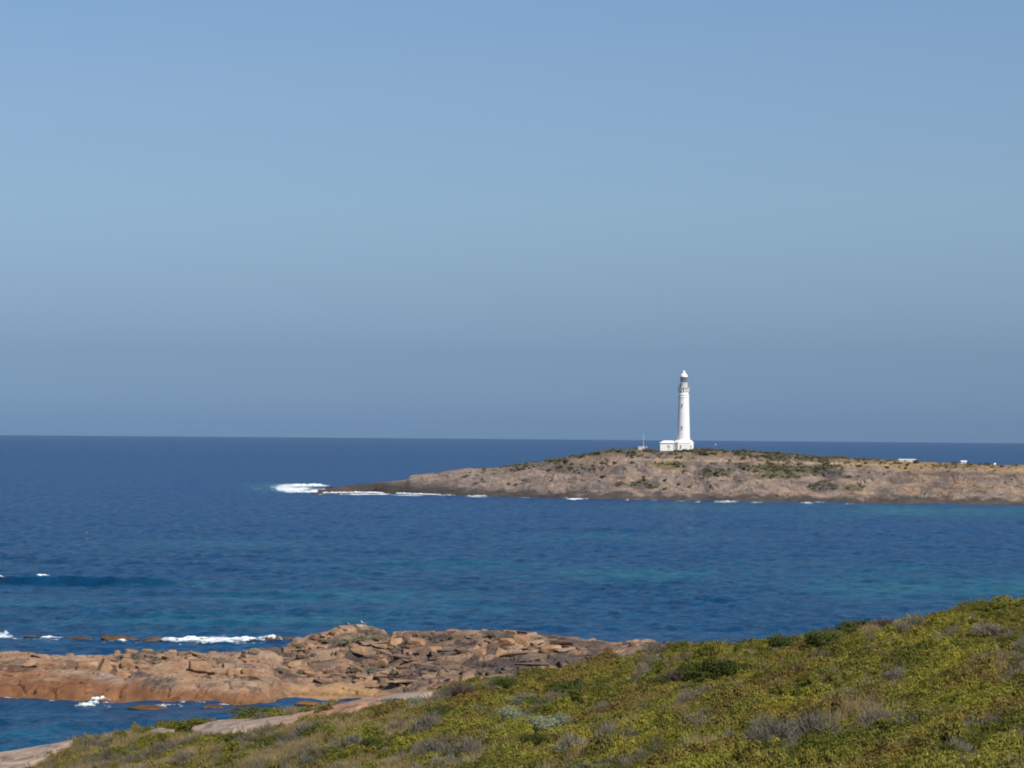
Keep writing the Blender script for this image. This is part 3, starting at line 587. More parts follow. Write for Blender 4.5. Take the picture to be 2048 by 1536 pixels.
# ------------------------------------------------------------------ foreground hill
def build_hill():
    x = np.r_[np.linspace(-130, -45, 30)[:-1], np.linspace(-45, 45, 260), np.linspace(45, 110, 25)[1:]]
    y = np.r_[np.linspace(-40, 45, 30)[:-1], np.linspace(45, 175, 300), np.linspace(175, 300, 50)[1:]]
    X, Y = np.meshgrid(x, y); Z = hill_z(X, Y)
    c = np.zeros(X.shape + (3,)); k = (0.5 + 0.8 * fbm(X / 2, Y / 2, 501, 4)).clip(0, 1)[..., None]
    c = np.array([0.045, 0.042, 0.014]) * k + np.array([0.075, 0.058, 0.035]) * (1 - k)
    bare = sstep(165, 190, Y)[..., None]; c = c * (1 - bare) + np.array([0.34, 0.23, 0.15]) * bare
    me = mesh_np('hill', np.stack([X, Y, Z], -1).reshape(-1, 3), grid_q(*X.shape)); vcol(me, 'Col', c.reshape(-1, 3))
    tag(link('hill', me, M['soil']), 'soil of the heath hill in the foreground', kind='structure')
    labels = {'big': 'long pink and grey bare rock slab on the crest of the heath hill', 'left': 'pale bare rock slab at the bottom left corner', 'small': 'small pale rock showing in the heath left of the long slab'}
    for key, poly in SLABS.items():
        p = np.array(poly, float)
        xs = np.linspace(p[:, 0].min() - 25, p[:, 0].max() + 25, 260); dd = np.linspace(125, 172, 220)
        A, Y = np.meshgrid(xs, dd); X = (A - 1024) / F * Y; Z0 = hill_base(X, Y); px, py = proj(X, Y, Z0)
        ins = in_poly(px, py, poly).astype(float)
        for _ in range(14 if key == 'small' else 8):   # soften the outline
            q = np.pad(ins, 1, mode='edge'); ins = (q[:-2, 1:-1] + q[2:, 1:-1] + q[1:-1, :-2] + q[1:-1, 2:] + 2 * ins) / 6
        if key != 'small': ins *= 1.0
        ins = np.clip(ins + 0.5 * fbm(X / 1.3, Y / 3, 517, 4) * (ins > 0.02) * (ins < 0.97), 0, 1); Z = Z0 - 0.50 + 0.62 * sstep(0.05, 0.85, ins) + 0.10 * fbm(X / 3, Y / 3, 511, 4) * ins
        k = (0.5 + 0.9 * fbm(X / 2.2, Y / 5, 512, 5)).clip(0, 1)[..., None]
        pink = np.array([0.40, 0.205, 0.125]); gr = np.array([0.40, 0.325, 0.265]); 
        if key == 'big':
            kk = np.clip(k * 0.6 + 0.75 * np.exp(-((px - 660) / 90) ** 2)[..., None] - 0.15, 0, 1)
        else: kk = k * 0.25
        c = pink * kk + gr * (1 - kk)
        stn = sstep(0.1, 0.45, fbm(X / 1.1, Y / 2.6, 513, 5, 0.65))[..., None]; c = c * (1 - 0.45 * stn)
        lin = np.exp(-(fbm(X / 3, Y / 9, 515, 3) / 0.03) ** 2)[..., None]; c = c * (1 - 0.45 * lin); lich = sstep(0.15, 0.4, fbm(X / 0.45, Y / 0.9, 516, 3))[..., None]; c = c * (1 - 0.35 * lich) + np.array([0.2, 0.19, 0.17]) * 0.35 * lich
        me = mesh_np('rock_slab', np.stack([X, Y, Z], -1).reshape(-1, 3), grid_q(*X.shape)); vcol(me, 'Col', c.reshape(-1, 3))
        tag(link('rock_slab', me, M['slab']), labels[key], 'rock slab')
build_hill()

# ------------------------------------------------------------------ leafy clumps
rng = np.random.default_rng(7)
def leaf_mesh(name, n, rad, hgt, llen, lwid, up_bias=0.6, lobes=1, kind='leaf', seed=0, lean=(0, 0)):
    g = np.random.default_rng(seed + 1000)
    th = g.uniform(0, 2 * math.pi, n); cz = g.uniform(0.02, 1, n); r = g.uniform(0.80, 1, n) if kind == 'shell' else np.cbrt(g.uniform(0.30, 1, n))
    d = np.stack([np.cos(th) * np.sqrt(1 - cz * cz), np.sin(th) * np.sqrt(1 - cz * cz), cz], -1)
    lump = 1 + 0.28 * np.sin(3 * d[:, 0] + seed) * np.cos(2.6 * d[:, 1] + seed * 1.7) + 0.2 * np.sin(6 * d[:, 1] + 5 * d[:, 2] + seed)
    if lobes > 1:
        lc = np.stack([g.uniform(-1, 1, lobes) * 0.62 * rad, g.uniform(-1, 1, lobes) * 0.62 * rad, g.uniform(0.05, 0.55, lobes) * hgt], -1); lr = g.uniform(0.32, 0.58, lobes)
        li = g.integers(0, lobes, n); p = lc[li] + d * (r * lump * lr[li])[:, None] * np.array([rad, rad, hgt * 0.9])
    else:
        p = d * (r * lump)[:, None] * np.array([rad, rad, hgt])
    dirv = d * 0.9 + g.normal(0, 0.5, (n, 3)) + np.array([lean[0], lean[1], up_bias]); dirv /= np.linalg.norm(dirv, axis=1)[:, None]
    side = np.cross(dirv, g.normal(0, 1, (n, 3))); side /= np.maximum(np.linalg.norm(side, axis=1), 1e-6)[:, None]
    if kind == 'shell':
        nr = d / np.array([rad, rad, hgt]) ; nr /= np.linalg.norm(nr, axis=1)[:, None]; nr = nr + g.normal(0, 0.38, (n, 3)); nr /= np.linalg.norm(nr, axis=1)[:, None]
        dirv = np.cross(nr, g.normal(0, 1, (n, 3))); dirv /= np.linalg.norm(dirv, axis=1)[:, None]; side = np.cross(nr, dirv)
        fz = g.uniform(0, 1, n) < 0.28; o_ = d + g.normal(0, 0.35, (n, 3)) + np.array([0.25, 0, 0.5]); o_ /= np.linalg.norm(o_, axis=1)[:, None]
        dirv[fz] = o_[fz]; side[fz] = np.cross(o_, g.normal(0, 1, (n, 3)))[fz] * 0.35; p[fz] *= 1.04
    L = llen * g.uniform(0.6, 1.4, n)[:, None]; W = lwid * g.uniform(0.7, 1.3, n)[:, None]
    if kind == 'blade':
        p = p * np.array([1, 1, 0.25]); q = np.stack([p - side * W, p + side * W, p + dirv * L + side * W * 0.3, p + dirv * L - side * W * 0.3], 1)
    else:
        q = np.stack([p - dirv * L * 0.5, p + side * W, p + dirv * L * 0.5, p - side * W], 1)
    me = mesh_np(name, q.reshape(-1, 3), np.arange(4 * n).reshape(-1, 4), False)
    lv = np.repeat(np.clip(g.uniform(0, 1, n) * 0.8 + 0.1, 0, 1), 4); vfloat(me, 'leafvar', lv)
    return me
def scatter(name, pts, rot, scale, tint, vid, variants, label, cat, kind='stuff'):
    """ground cover: clumps set on points by geometry nodes"""
    col = bpy.data.collections.new(name + '_clumps')
    for i, (me, mat) in enumerate(variants):
        o = bpy.data.objects.new('%s_clump_%02d' % (name, i), me)
        if not me.materials: me.materials.append(mat)
        col.objects.link(o)
    me = bpy.data.meshes.new(name); me.vertices.add(len(pts)); me.vertices.foreach_set('co', np.asarray(pts, np.float32).ravel())
    for an, ty, key, v in (('rot', 'FLOAT_VECTOR', 'vector', rot), ('scl', 'FLOAT_VECTOR', 'vector', scale), ('vid', 'INT', 'value', vid)):
        a = me.attributes.new(an, ty, 'POINT'); a.data.foreach_set(key, np.asarray(v, np.int32 if ty == 'INT' else np.float32).ravel())
    a = me.attributes.new('tint', 'FLOAT_COLOR', 'POINT'); a.data.foreach_set('color', np.c_[tint, np.ones(len(pts))].astype(np.float32).ravel())
    o = link(name, me); tag(o, label, cat, kind=kind)
    ng = bpy.data.node_groups.new(name, 'GeometryNodeTree')
    ng.interface.new_socket('Geometry', in_out='INPUT', socket_type='NodeSocketGeometry'); ng.interface.new_socket('Geometry', in_out='OUTPUT', socket_type='NodeSocketGeometry')
    gi = ng.nodes.new('NodeGroupInput'); go = ng.nodes.new('NodeGroupOutput'); ii = ng.nodes.new('GeometryNodeInstanceOnPoints'); ci = ng.nodes.new('GeometryNodeCollectionInfo')
    ci.inputs['Collection'].default_value = col; ci.inputs['Separate Children'].default_value = True; ci.inputs['Reset Children'].default_value = True
    ii.inputs['Pick Instance'].default_value = True
    def na(an, ty):
        n_ = ng.nodes.new('GeometryNodeInputNamedAttribute'); n_.data_type = ty; n_.inputs[0].default_value = an; return n_.outputs[0]
    L = ng.links.new
    L(gi.outputs[0], ii.inputs['Points']); L(ci.outputs[0], ii.inputs['Instance']); L(na('vid', 'INT'), ii.inputs['Instance Index'])
    L(na('rot', 'FLOAT_VECTOR'), ii.inputs['Rotation']); L(na('scl', 'FLOAT_VECTOR'), ii.inputs['Scale']); L(ii.outputs[0], go.inputs[0])
    md = o.modifiers.new('scatter', 'NODES'); md.node_group = ng
    return o

# px, py of the shrub's foot, width and height in photo pixels
SHRUBS = [
 ('dark', 1400, 1370, 90, 46, 'broad dark green shrub, largest dark one on the open slope'), ('dark', 1452, 1366, 90, 52, 'dark green wind-pruned shrub joined to the right of the broad dark one'), ('brown', 1355, 1374, 60, 34, 'grey-brown bare side of bush left of the broad dark shrub'),
 ('dark', 1325, 1382, 55, 26, 'small dark shrub at the lower left foot of the broad dark one'),
 ('dark', 1640, 1294, 90, 54, 'dark green shrub on the crest where the hill steps up'), ('dark', 1708, 1274, 95, 52, 'tall dark green shrub on the crest right of the step'), ('dark', 1580, 1296, 80, 40, 'dark shrub low on the crest beside bare rock behind'), ('brown', 1790, 1246, 95, 32, 'rusty mauve rounded bush on the crest of the hill'), ('brown', 1660, 1302, 50, 26, 'brown twiggy bush below the crest shrubs'),
 ('green', 1990, 1216, 110, 30, 'bright green bush on the crest at the right edge'), ('dark', 2005, 1296, 60, 34, 'dark shrub near right edge under the grey bush'), ('dead', 1985, 1270, 90, 40, 'grey bare bush near the right edge high on slope'), ('dark', 1910, 1312, 50, 28, 'small dark green bush right of centre on the upper slope'),
 ('dark', 1135, 1397, 95, 34, 'low dark green shrub on the crest over the spit'), ('dark', 1020, 1380, 70, 26, 'dark shrub where the crest meets the rocks'), ('brown', 925, 1400, 46, 30, 'upright brown tuft on the crest'), ('silver', 830, 1418, 62, 26, 'silver grey bush beside the long rock slab'),
 ('silver', 1030, 1446, 90, 36, 'pale silver bush in the middle of the lower slope'), ('silver', 1130, 1416, 50, 26, 'small round silver bush right of two larger ones'), ('silver', 1090, 1462, 80, 32, 'wide silver bush in front of the other silver ones'), ('silver', 1120, 1450, 50, 26, 'silver bush right of the wide one'), ('silver', 1050, 1410, 80, 26, 'silver grey bush over a grey dead patch'), ('silver', 960, 1428, 40, 18, 'smallest silver bush on the left of its cluster'),
 ('silver', 1315, 1326, 50, 20, 'silver bush just below the crest'), ('silver', 1330, 1346, 34, 16, 'little silver bush under the crest one'), ('silver', 1255, 1300, 62, 18, 'silver bush on the crest in front of the spit'), ('green', 1195, 1408, 110, 34, 'fresh green bush on the crest slope'), ('dark', 1085, 1424, 54, 26, 'dark green bush behind the silver cluster'),
 ('dead', 850, 1470, 70, 48, 'bare grey bush with pale branches, left of the slope middle'), ('dead', 935, 1520, 110, 42, 'wide dead grey bush at the bottom of the slope'), ('dead', 1160, 1516, 120, 50, 'dead grey bush with bleached sticks at the bottom edge'), ('dead', 1205, 1488, 70, 44, 'grey upright dead bush behind the bleached one'), ('dead', 1560, 1500, 140, 66, 'large pale grey dead bush on the right lower slope'), ('dead', 1620, 1486, 130, 66, 'largest grey dead bush joined to the pale one'), ('dead', 1450, 1496, 70, 34, 'grey dead streak of bush left of the large dead one'), ('dead', 1930, 1515, 90, 34, 'grey dead bush at the bottom right'),
 ('dead', 1780, 1372, 70, 38, 'grey twiggy bush in the yellow heath right'), ('dead', 870, 1508, 90, 28, 'low grey dead mat beside the wide dead bush'), ('dead', 715, 1498, 80, 30, 'grey bush at bottom of left slope'), ('dead', 600, 1470, 70, 24, 'grey bush below the long slab'), ('dead', 520, 1512, 90, 26, 'grey mat near the bottom left'),
 ('dark', 1000, 1412, 0, 0, ''), ('dark', 780, 1418, 60, 22, 'dark bush at the lower end of the pale slab'), ('dark', 880, 1440, 60, 26, 'dark green bush left of the silver cluster'), ('green', 540, 1432, 150, 26, 'bright green bushes behind the long slab by the water'), ('green', 400, 1462, 110, 22, 'bright green bush left of the long slab'), ('green', 300, 1474, 80, 16, 'green low bush on the left crest'), ('dark', 745, 1500, 70, 26, 'dark green bush on the left lower slope'), ('dark', 470, 1488, 60, 20, 'dark bush below the left end of the slab'), ('dark', 1530, 1518, 60, 40, 'dark green bush left of the large dead bush'), ('dark', 1760, 1320, 50, 24, 'dark small bush in the upper right heath'), ('dark', 1080, 1500, 70, 30, 'dark green bush between the dead grey bushes'), ('dark', 985, 1505, 50, 28, 'dark hollow bush beside the wide dead bush'),
]
PLACED = []
for k, px, py, wd, ht, lab in SHRUBS:
    if not wd: continue
    p = hit(hill_z, px, py, 50, 180)
    if p is None:
        cr = np.array(CREST); D = np.interp(px, cr[:, 0], cr[:, 2]); x = (px - 1024) / F * D; p = np.array([x, D, hill_z(np.array([x]), np.array([D]))[0]])
    PLACED.append((k, p, wd * p[1] / F, ht * p[1] / F, lab))
SPOTS = [(p[0], p[1], w_ / 2) for k, p, w_, h_, lab in PLACED]
def build_heath():
    n = 240000
    D = np.sqrt(rng.uniform(38 ** 2, 172 ** 2, n)); A = rng.uniform(-500, 3150, n)
    X = (A - 1024) / F * D; Y = D
    # thin near, keep about 4.2 clumps per square metre
    Z = hill_z(X, Y); px, py = proj(X, Y, Z + 0.15)
    keep = (py < 1950) & (py > 900)
    px2, py2 = proj(X, Y, Z + 0.42)
    jx = px2 + 16 * fbm(X / 1.1, Y / 3, 620, 3); jy = py2 + 7 * fbm(X / 0.8, Y / 2.4, 621, 3) + 2
    for poly in SLABS.values(): keep &= ~in_poly(px, py + 6 * fbm(X / 0.8, Y / 2.4, 622, 3), poly) & ~in_poly(jx, jy, poly)
    cr = np.array([[p[0], p[2]] for p in CREST]); keep &= D < np.interp(A, cr[:, 0], cr[:, 1]) + 14
    X, Y, Z, px, py, A = [v[keep] for v in (X, Y, Z, px, py, A)]; n = len(X)
    # wind-drawn streaks run along the slope
    s = X * 0.37 + Y * 0.93; q = X * 0.93 - Y * 0.37
    n1 = fbm(q / 1.9, s / 18, 601, 4); n2 = fbm(q / 1.3 + 40, s / 14, 602, 4); n3 = fbm(q / 0.9 + 9, s / 9, 603, 3); n4 = fbm(q / 2.4, s / 24, 604, 3); n5 = rng.uniform(0, 1, n)
    left = sstep(1250, 500, A)
    yg = np.array([0.305, 0.272, 0.048]); ol = np.array([0.205, 0.190, 0.042]); gd = np.array([0.085, 0.100, 0.024]); rs = np.array([0.245, 0.170, 0.055]); gy = np.array([0.21, 0.18, 0.135]); sw = np.array([0.34, 0.255, 0.13])
    k = (0.55 + 0.9 * n1 - 0.25 * left).clip(0, 1)[:, None]; c = yg * k + ol * (1 - k)
    m_ = sstep(-0.02, 0.32, n2 + 0.03 * left)[:, None]; c = c * (1 - 0.72 * m_) + gd * 0.72 * m_
    m_ = sstep(-0.05, 0.32, n4 - 0.25 * n2)[:, None]; c = c * (1 - 0.72 * m_) + rs * 0.72 * m_
    m_ = sstep(0.05, 0.3, fbm(q / 0.7 + 3, s / 7, 607, 3))[:, None]; c = c * (1 - 0.35 * m_) + np.array([0.13, 0.105, 0.05]) * 0.35 * m_
    vid = rng.integers(0, 4, n)
    grey = (n3 + 0.6 * n2 + 0.14 * left + rng.normal(0, 0.09, n)) > 0.53
    c[grey] = gy; vid[grey] = 4 + rng.integers(0, 2, grey.sum())
    straw = (fbm(q / 1.2 + 7, s / 10, 605, 3) + 0.38 * left + rng.normal(0, 0.12, n) > 0.57) & ~grey
    c[straw] = sw; vid[straw] = 6 + rng.integers(0, 2, straw.sum())
    c *= rng.uniform(0.8, 1.2, n)[:, None]
    c[:, 0] *= rng.uniform(0.92, 1.08, n)
    hh = (0.9 + 0.9 * fbm(q / 0.9, s / 6, 606, 3)).clip(0.4, 1.7)
    sc = np.clip(rng.lognormal(-0.12, 0.30, n), 0.5, 1.7) * np.where(straw, 0.8, 1.0)
    for sx_, sy_, sr_ in SPOTS:
        near = ((X - sx_) ** 2 + (Y - sy_) ** 2) < (0.85 * sr_) ** 2; sc[near] *= 0.15
        front = (np.abs(X - sx_) < sr_ * 0.9) & (Y < sy_) & (Y > sy_ - 1.2 - 2 * sr_) & ~near; sc[front] *= 0.4
    sz = sc * hh * np.where(py < 1300, 0.9, 1.0)
    el_ = rng.uniform(1.0, 1.9, n); scale = np.stack([sc / np.sqrt(el_), sc * np.sqrt(el_), sz], -1); rot = np.stack([rng.normal(0.08, .14, n), rng.normal(-0.05, .14, n), R(-22) + rng.normal(0, 0.45, n)], -1)
    V = [(leaf_mesh('heath_clump', 800, 0.31, 0.36, 0.052, 0.016, 0.8, 4, 'shell', i), M['leaf']) for i in range(4)]
    V += [(leaf_mesh('twig_clump', 420, 0.32, 0.40, 0.13, 0.0055, 0.9, 1, 'leaf', 10 + i), M['leaf']) for i in range(2)]
    V += [(leaf_mesh('grass_clump', 260, 0.28, 0.3, 0.36, 0.007, 1.3, 1, 'blade', 20 + i), M['leaf']) for i in range(2)]
    pts = np.stack([X, Y, Z - 0.06], -1)
    scatter('heath', pts, rot, scale, c, vid, V, 'low yellow-green coastal heath covering the foreground hill', 'heath')
    print('heath clumps', n)
build_heath()

# ------------------------------------------------------------------ shrubs that stand out
def shrub_proto(kind):
    r = empty(kind + '_shrub', (0, 0, -50), 0, 'x', 'shrub')
    if kind == 'dark': f = link('foliage', leaf_mesh('foliage', 5000, 1.0, 0.95, 0.09, 0.030, 0.7, 11, 'shell', 31), M['dark'], r)
    if kind == 'green': f = link('foliage', leaf_mesh('foliage', 5000, 1.0, 0.85, 0.085, 0.028, 0.7, 12, 'shell', 35), M['green'], r)
    if kind == 'silver': f = link('foliage', leaf_mesh('foliage', 4000, 1.0, 0.9, 0.075, 0.03, 0.5, 16, 'shell', 32), M['silver'], r)
    if kind == 'dead': f = link('twigs', leaf_mesh('twigs', 1500, 1.0, 0.85, 0.32, 0.008, 0.6, 7, 'leaf', 33), M['twig'], r)
    if kind == 'brown': f = link('twigs', leaf_mesh('twigs', 2600, 1.0, 0.8, 0.16, 0.013, 0.7, 8, 'leaf', 34), M['mauve'], r)
    b = MB(); g = random.Random(hash(kind) % 7 if False else len(kind))
    for i in range(9):
        a = g.uniform(0, 6.28); l = g.uniform(0.4, 0.8); p = Vector((math.cos(a) * l * 0.5, math.sin(a) * l * 0.5, 0.35 * g.uniform(.7, 1.2))); e = Vector((math.cos(a + .3) * l, math.sin(a + .3) * l, g.uniform(0.5, 0.9)))
        b.tube((0, 0, -0.1), p, 0.04, 0.025, 6); b.tube(p, e, 0.025, 0.008, 5)
    b.build('stem', M['stem'], r)
    return r
protos = {k: shrub_proto(k) for k in ('dark', 'green', 'silver', 'dead', 'brown')}
used = set()
def put(kind, loc, rz, sc, label, group):
    if kind not in used:
        used.add(kind); r = protos[kind]; r.location = [float(v) for v in loc]; r.rotation_euler = (0, 0, rz); r.scale = sc
        r['label'] = label; r['group'] = group
    else: r = dup(protos[kind], loc, rz, sc, label, group)
    return r
for i, (k, p, w_, h_, lab) in enumerate(PLACED):
    cr_ = sstep(1320, 1290, proj(p[0], p[1], p[2])[1]); q_ = {'silver': 0.72, 'dead': 0.85}.get(k, 1.0); w_ *= q_; h_ *= q_; sxy = w_ / 2 * 1.15; szz = h_ * (1.3 - 0.35 * cr_) * (0.85 if k == 'dark' else 1) + 0.12 * (1 - cr_)
    put(k, p + np.array([0, 0, -0.05]), (i * 2.4) % 6.28, (sxy, min(sxy, 1.6), szz), lab, {'dark': 'dark green shrubs in the heath', 'green': 'bright green bushes in the heath', 'silver': 'silver-leaved bushes in the heath', 'dead': 'grey dead bushes in the heath', 'brown': 'brown bushes in the heath'}[k])

# ------------------------------------------------------------------ headland scrub
def build_scrub():
    g = np.random.default_rng(11); n = 16000
    A = g.uniform(930, 2300, n); T = g.uniform(0.2, 1.35, n)
    yw = np.interp(A, _a, _hy); yr = np.interp(A, _a, _hr); Y = yw + T * (yr - yw); X = (A - 1024) / F * Y; Z = head_z(X, Y); px, py = proj(X, Y, Z)
    dens = sstep(0.70, 0.92, T + 0.12 * fbm(X / 20, Y / 20, 701, 4)) * (1 - 0.72 * sstep(1650, 1800, A)) * sstep(960, 1180, A) * 0.8 * sstep(-0.3, 0.2, fbm(X / 9, Y / 14, 702, 3))
    for cx, cy, rx, ry, am in ((1570, 938, 72, 13, .5), (1650, 940, 36, 14, .6), (1560, 952, 50, 7, .4), (1520, 935, 50, 8, .4), (1335, 930, 32, 8, .3), (1430, 944, 40, 8, .4), (1645, 975, 30, 12, .5), (1705, 975, 26, 9, .35), (1915, 932, 50, 5, .4), (1150, 937, 55, 11, .12), (1290, 970, 36, 9, .2)):
        dens = np.maximum(dens, am * sstep(1.2, 0.5, ((px - cx) / rx) ** 2 + ((py - cy) / ry) ** 2 + 0.6 * fbm(X / 8, Y / 8, 703, 3)))
    dens = np.maximum(dens, 0.012 * (T > 0.25))
    keep = g.uniform(0, 1, n) < dens
    # keep the lighthouse yard and sheds clear
    for cx, hw in ((1352, 38), (1280, 8), (1813, 18), (1927, 7), (1990, 4)): keep &= ~((np.abs(px - cx) < hw) & (T > 0.93))
    X, Y, Z, A, T = [v[keep] for v in (X, Y, Z, A, T)]; n = len(X)
    pal = np.array([[0.125, 0.13, 0.085], [0.165, 0.16, 0.105], [0.20, 0.18, 0.085], [0.235, 0.23, 0.185], [0.235, 0.19, 0.14]])
    ci = g.choice(5, n, p=[0.2, 0.28, 0.22, 0.16, 0.14]); c = pal[ci] * g.uniform(0.75, 1.25, n)[:, None]
    sc = g.uniform(0.7, 1.7, n) * (1 - 0.35 * sstep(1650, 1800, A)); scale = np.stack([sc * 1.25, sc * 1.25, sc * g.uniform(0.6, 1.1, n)], -1); rot = np.stack([n * [0.0], n * [0.0], g.uniform(0, 6.28, n)], -1)
    V = [(leaf_mesh('scrub_clump', 300, 0.9, 0.85, 0.30, 0.12, 0.6, 3, 'shell', 50 + i), M['leaf']) for i in range(3)]
    scatter('scrub', np.stack([X, Y, Z - 0.1], -1), rot, scale, c, g.integers(0, 3, n), V, 'grey-green scrub along the top of the headland', 'scrub')
    print('scrub', n)
build_scrub()
HS = [(1133, 925, 12), (1120, 921, 9), (1228, 928, 12), (1187, 932, 7), (1206, 956, 14), (1238, 970, 12), (1358, 970, 10), (1265, 927, 10), (1330, 962, 9), (1720, 933, 10), (1775, 937, 11), (1812, 938, 9), (1696, 955, 11), (1527, 953, 10), (1833, 926, 13), (1815, 931, 9), (1908, 927, 10), (1976, 930, 12), (2004, 934, 9), (1650, 930, 12), (1545, 955, 8), (1240, 968, 9), (1163, 915, 12), (1330, 979, 10), (1378, 975, 9)]
sp_ = empty('coastal_shrub', (0, 0, -60), 0, 'low dark shrub on the pale rock slope of the far headland', 'shrub', 'dark shrubs dotted over the headland')
link('foliage', leaf_mesh('foliage', 700, 1.0, 0.9, 0.26, 0.1, 0.6, 6, 'shell', 71), M['olive'], sp_)
b = MB(); [b.tube((0, 0, -0.2), (math.cos(i * 1.3) * .5, math.sin(i * 1.3) * .5, 0.5), 0.07, 0.03, 5) for i in range(5)]; b.build('stem', M['stem'], sp_)
first = True
for i, (px, py, wd) in enumerate(HS):
    p = hit(head_z, px, py, 1200, 1560, 1500)
    if p is None: continue
    s = wd / 2 * p[1] / F * 1.1; sc = (s, s, s * 0.8)
    if first: sp_.location = p.tolist(); sp_.scale = sc; first = False
    else: dup(sp_, p, i * 1.7, sc)
BASE_D = 1448.0
gz = lambda x, y: float(head_z(np.array([x]), np.array([y]))[0])

# ------------------------------------------------------------------ lighthouse
def build_lighthouse():
    p = at(1366.7, 900.3, BASE_D); L = empty('lighthouse', p, 0, 'tall white round lighthouse with a low white annex on the headland top', 'lighthouse')
    oct_ = lambda h, c, z: [(-h, -c, z), (-c, -h, z), (c, -h, z), (h, -c, z), (h, c, z), (c, h, z), (-c, h, z), (-h, c, z)]
    b = MB(); b.loft([oct_(4.85, 3.05, -1.5), oct_(4.85, 3.05, 3.65)]); b.loft([oct_(4.98, 3.12, 3.652), oct_(4.98, 3.12, 3.85), oct_(3.7, 2.2, 5.05)])
    base = b.build('base', M['wall'], L)
    def opening(par, c, wd, h, rz, nm='window', depth=0.14):
        q = MB(); q.box(c, (wd, depth, h), rz); w_ = q.build(nm, M['shade'], par)
        q = MB(); n_ = (math.sin(rz) * 0.09, -math.cos(rz) * 0.09); q.box((c[0] + n_[0], c[1] + n_[1], c[2] - h / 2 - 0.10), (wd + 0.5, depth + 0.25, 0.16), rz)
        q.build('sill', M['white'], w_); return w_
    opening(base, (-1.65, -4.86, 1.75), 0.55, 1.45, 0); opening(base, (3.55, -4.36, 1.75), 0.6, 1.6, R(45))
    prof = [(3.34, 4.9), (3.26, 5.6)]
    for i in range(1, 24): z = 5.6 + i * 0.9; prof.append((3.26 - 0.62 * (z - 5.6) / 20.6, z))
    prof += [(2.64, 26.2), (2.82, 26.25), (2.82, 26.5), (2.66, 26.55), (2.66, 27.5), (2.84, 27.55), (2.84, 27.85), (2.5, 27.9), (2.36, 28.2), (2.36, 30.9)]
    b = MB(); b.lathe(prof, 64); tw = b.build('tower', M['wall'], L, True)
    def tower_win(z, ang, wd=0.6, h=1.15):
        r = 3.26 - 0.62 * (z - 5.6) / 20.6 if z < 26 else 2.36
        return opening(tw, (r * math.sin(ang), -r * math.cos(ang), z), wd, h, ang)
    tower_win(22.4, R(-20)); tower_win(11.3, R(-19)); tower_win(17, R(95)); tower_win(22.4, R(160))
    for k in range(12):
        an = R(-10 + 30 * k); q = MB(); q.box((2.42 * math.sin(an), -2.42 * math.cos(an), 29.3), (0.22, 0.14, 1.2), an); q.build('slit', M['shade'], tw)
    # gallery
    b = MB(); b.lathe([(2.2, 30.9), (3.0, 30.95), (3.05, 31.2), (1.5, 31.22)], 48); gal = b.build('gallery', M['pale'], L, True)
    for k in range(12):
        an = R(5 + 30 * k); ca, sa = math.cos(an), math.sin(an); q = MB()
        f = lambda r, t, z: (r * sa + t * ca, -r * ca + t * sa, z)
        q.loft([[f(2.30, -s, 28.9), f(2.30, s, 28.9), f(2.52, s, 28.9), f(2.52, -s, 28.9)] for s in (0.2,)] + [[f(2.30, -s, 30.9), f(2.30, s, 30.9), f(2.96, s, 30.9), f(2.96, -s, 30.9)] for s in (0.24,)])
        q.build('bracket', M['white'], gal)
    q = MB()
    for k in range(24):
        an = R(15 * k); x, y = 2.95 * math.sin(an), -2.95 * math.cos(an); q.tube((x, y, 31.2), (x, y, 32.45), 0.035, n=5)
    for z in (31.6, 32.0, 32.45):
        n = 40
        for k in range(n):
            a0, a1 = 2 * math.pi * k / n, 2 * math.pi * (k + 1) / n; q.tube((2.95 * math.sin(a0), -2.95 * math.cos(a0), z), (2.95 * math.sin(a1), -2.95 * math.cos(a1), z), 0.03, n=5)
    q.build('railing', M['grey'], gal)
    b = MB(); b.lathe([(1.95, 31.2), (1.95, 33.2), (2.12, 33.3), (2.12, 33.62), (1.85, 33.7)], 40); wr = b.build('watch_room', M['pale'], L, True)
    opening(wr, (1.95 * math.sin(R(-55)), -1.95 * math.cos(R(-55)), 32.1), 0.7, 1.7, R(-55), 'door')
    b = MB(); b.lathe([(1.6, 33.7), (1.6, 36.45)], 32); ln = b.build('lantern', M['glassd'], L, True)
    q = MB()
    for k in range(16):
        an = R(22.5 * k + 6); x, y = 1.64 * math.sin(an), -1.64 * math.cos(an); q.tube((x, y, 33.7), (x, y, 36.45), 0.055, n=6)
    for z in (34.6, 35.5):
        for k in range(32):
            a0, a1 = 2 * math.pi * k / 32, 2 * math.pi * (k + 1) / 32; q.tube((1.64 * math.sin(a0), -1.64 * math.cos(a0), z), (1.64 * math.sin(a1), -1.64 * math.cos(a1), z), 0.035, n=5)
    q.build('glazing_bar', M['grey'], ln)
    b = MB(); b.lathe([(1.55, 36.45), (1.95, 36.5), (1.95, 36.85), (1.82, 37.3), (1.55, 37.8), (1.12, 38.2), (0.7, 38.45), (0.55, 38.55)], 40); dm = b.build('dome', M['roofw'], L, True)
    b = MB(); b.lathe([(0.5, 38.5), (0.72, 38.7), (0.78, 39.0), (0.66, 39.35), (0.35, 39.6), (0.06, 39.68), (0.04, 40.5)], 24); b.build('finial', M['roofw'], dm, True)
    # annex on the left of the base
    b = MB(); b.box((-8.3, -0.6, 1.0), (6.9, 6.2, 5.0)); an_ = b.build('annex', M['wall'], L)
    x0, x1, y0, y1 = -12.0, -4.86, -3.95, 2.75; q = MB()
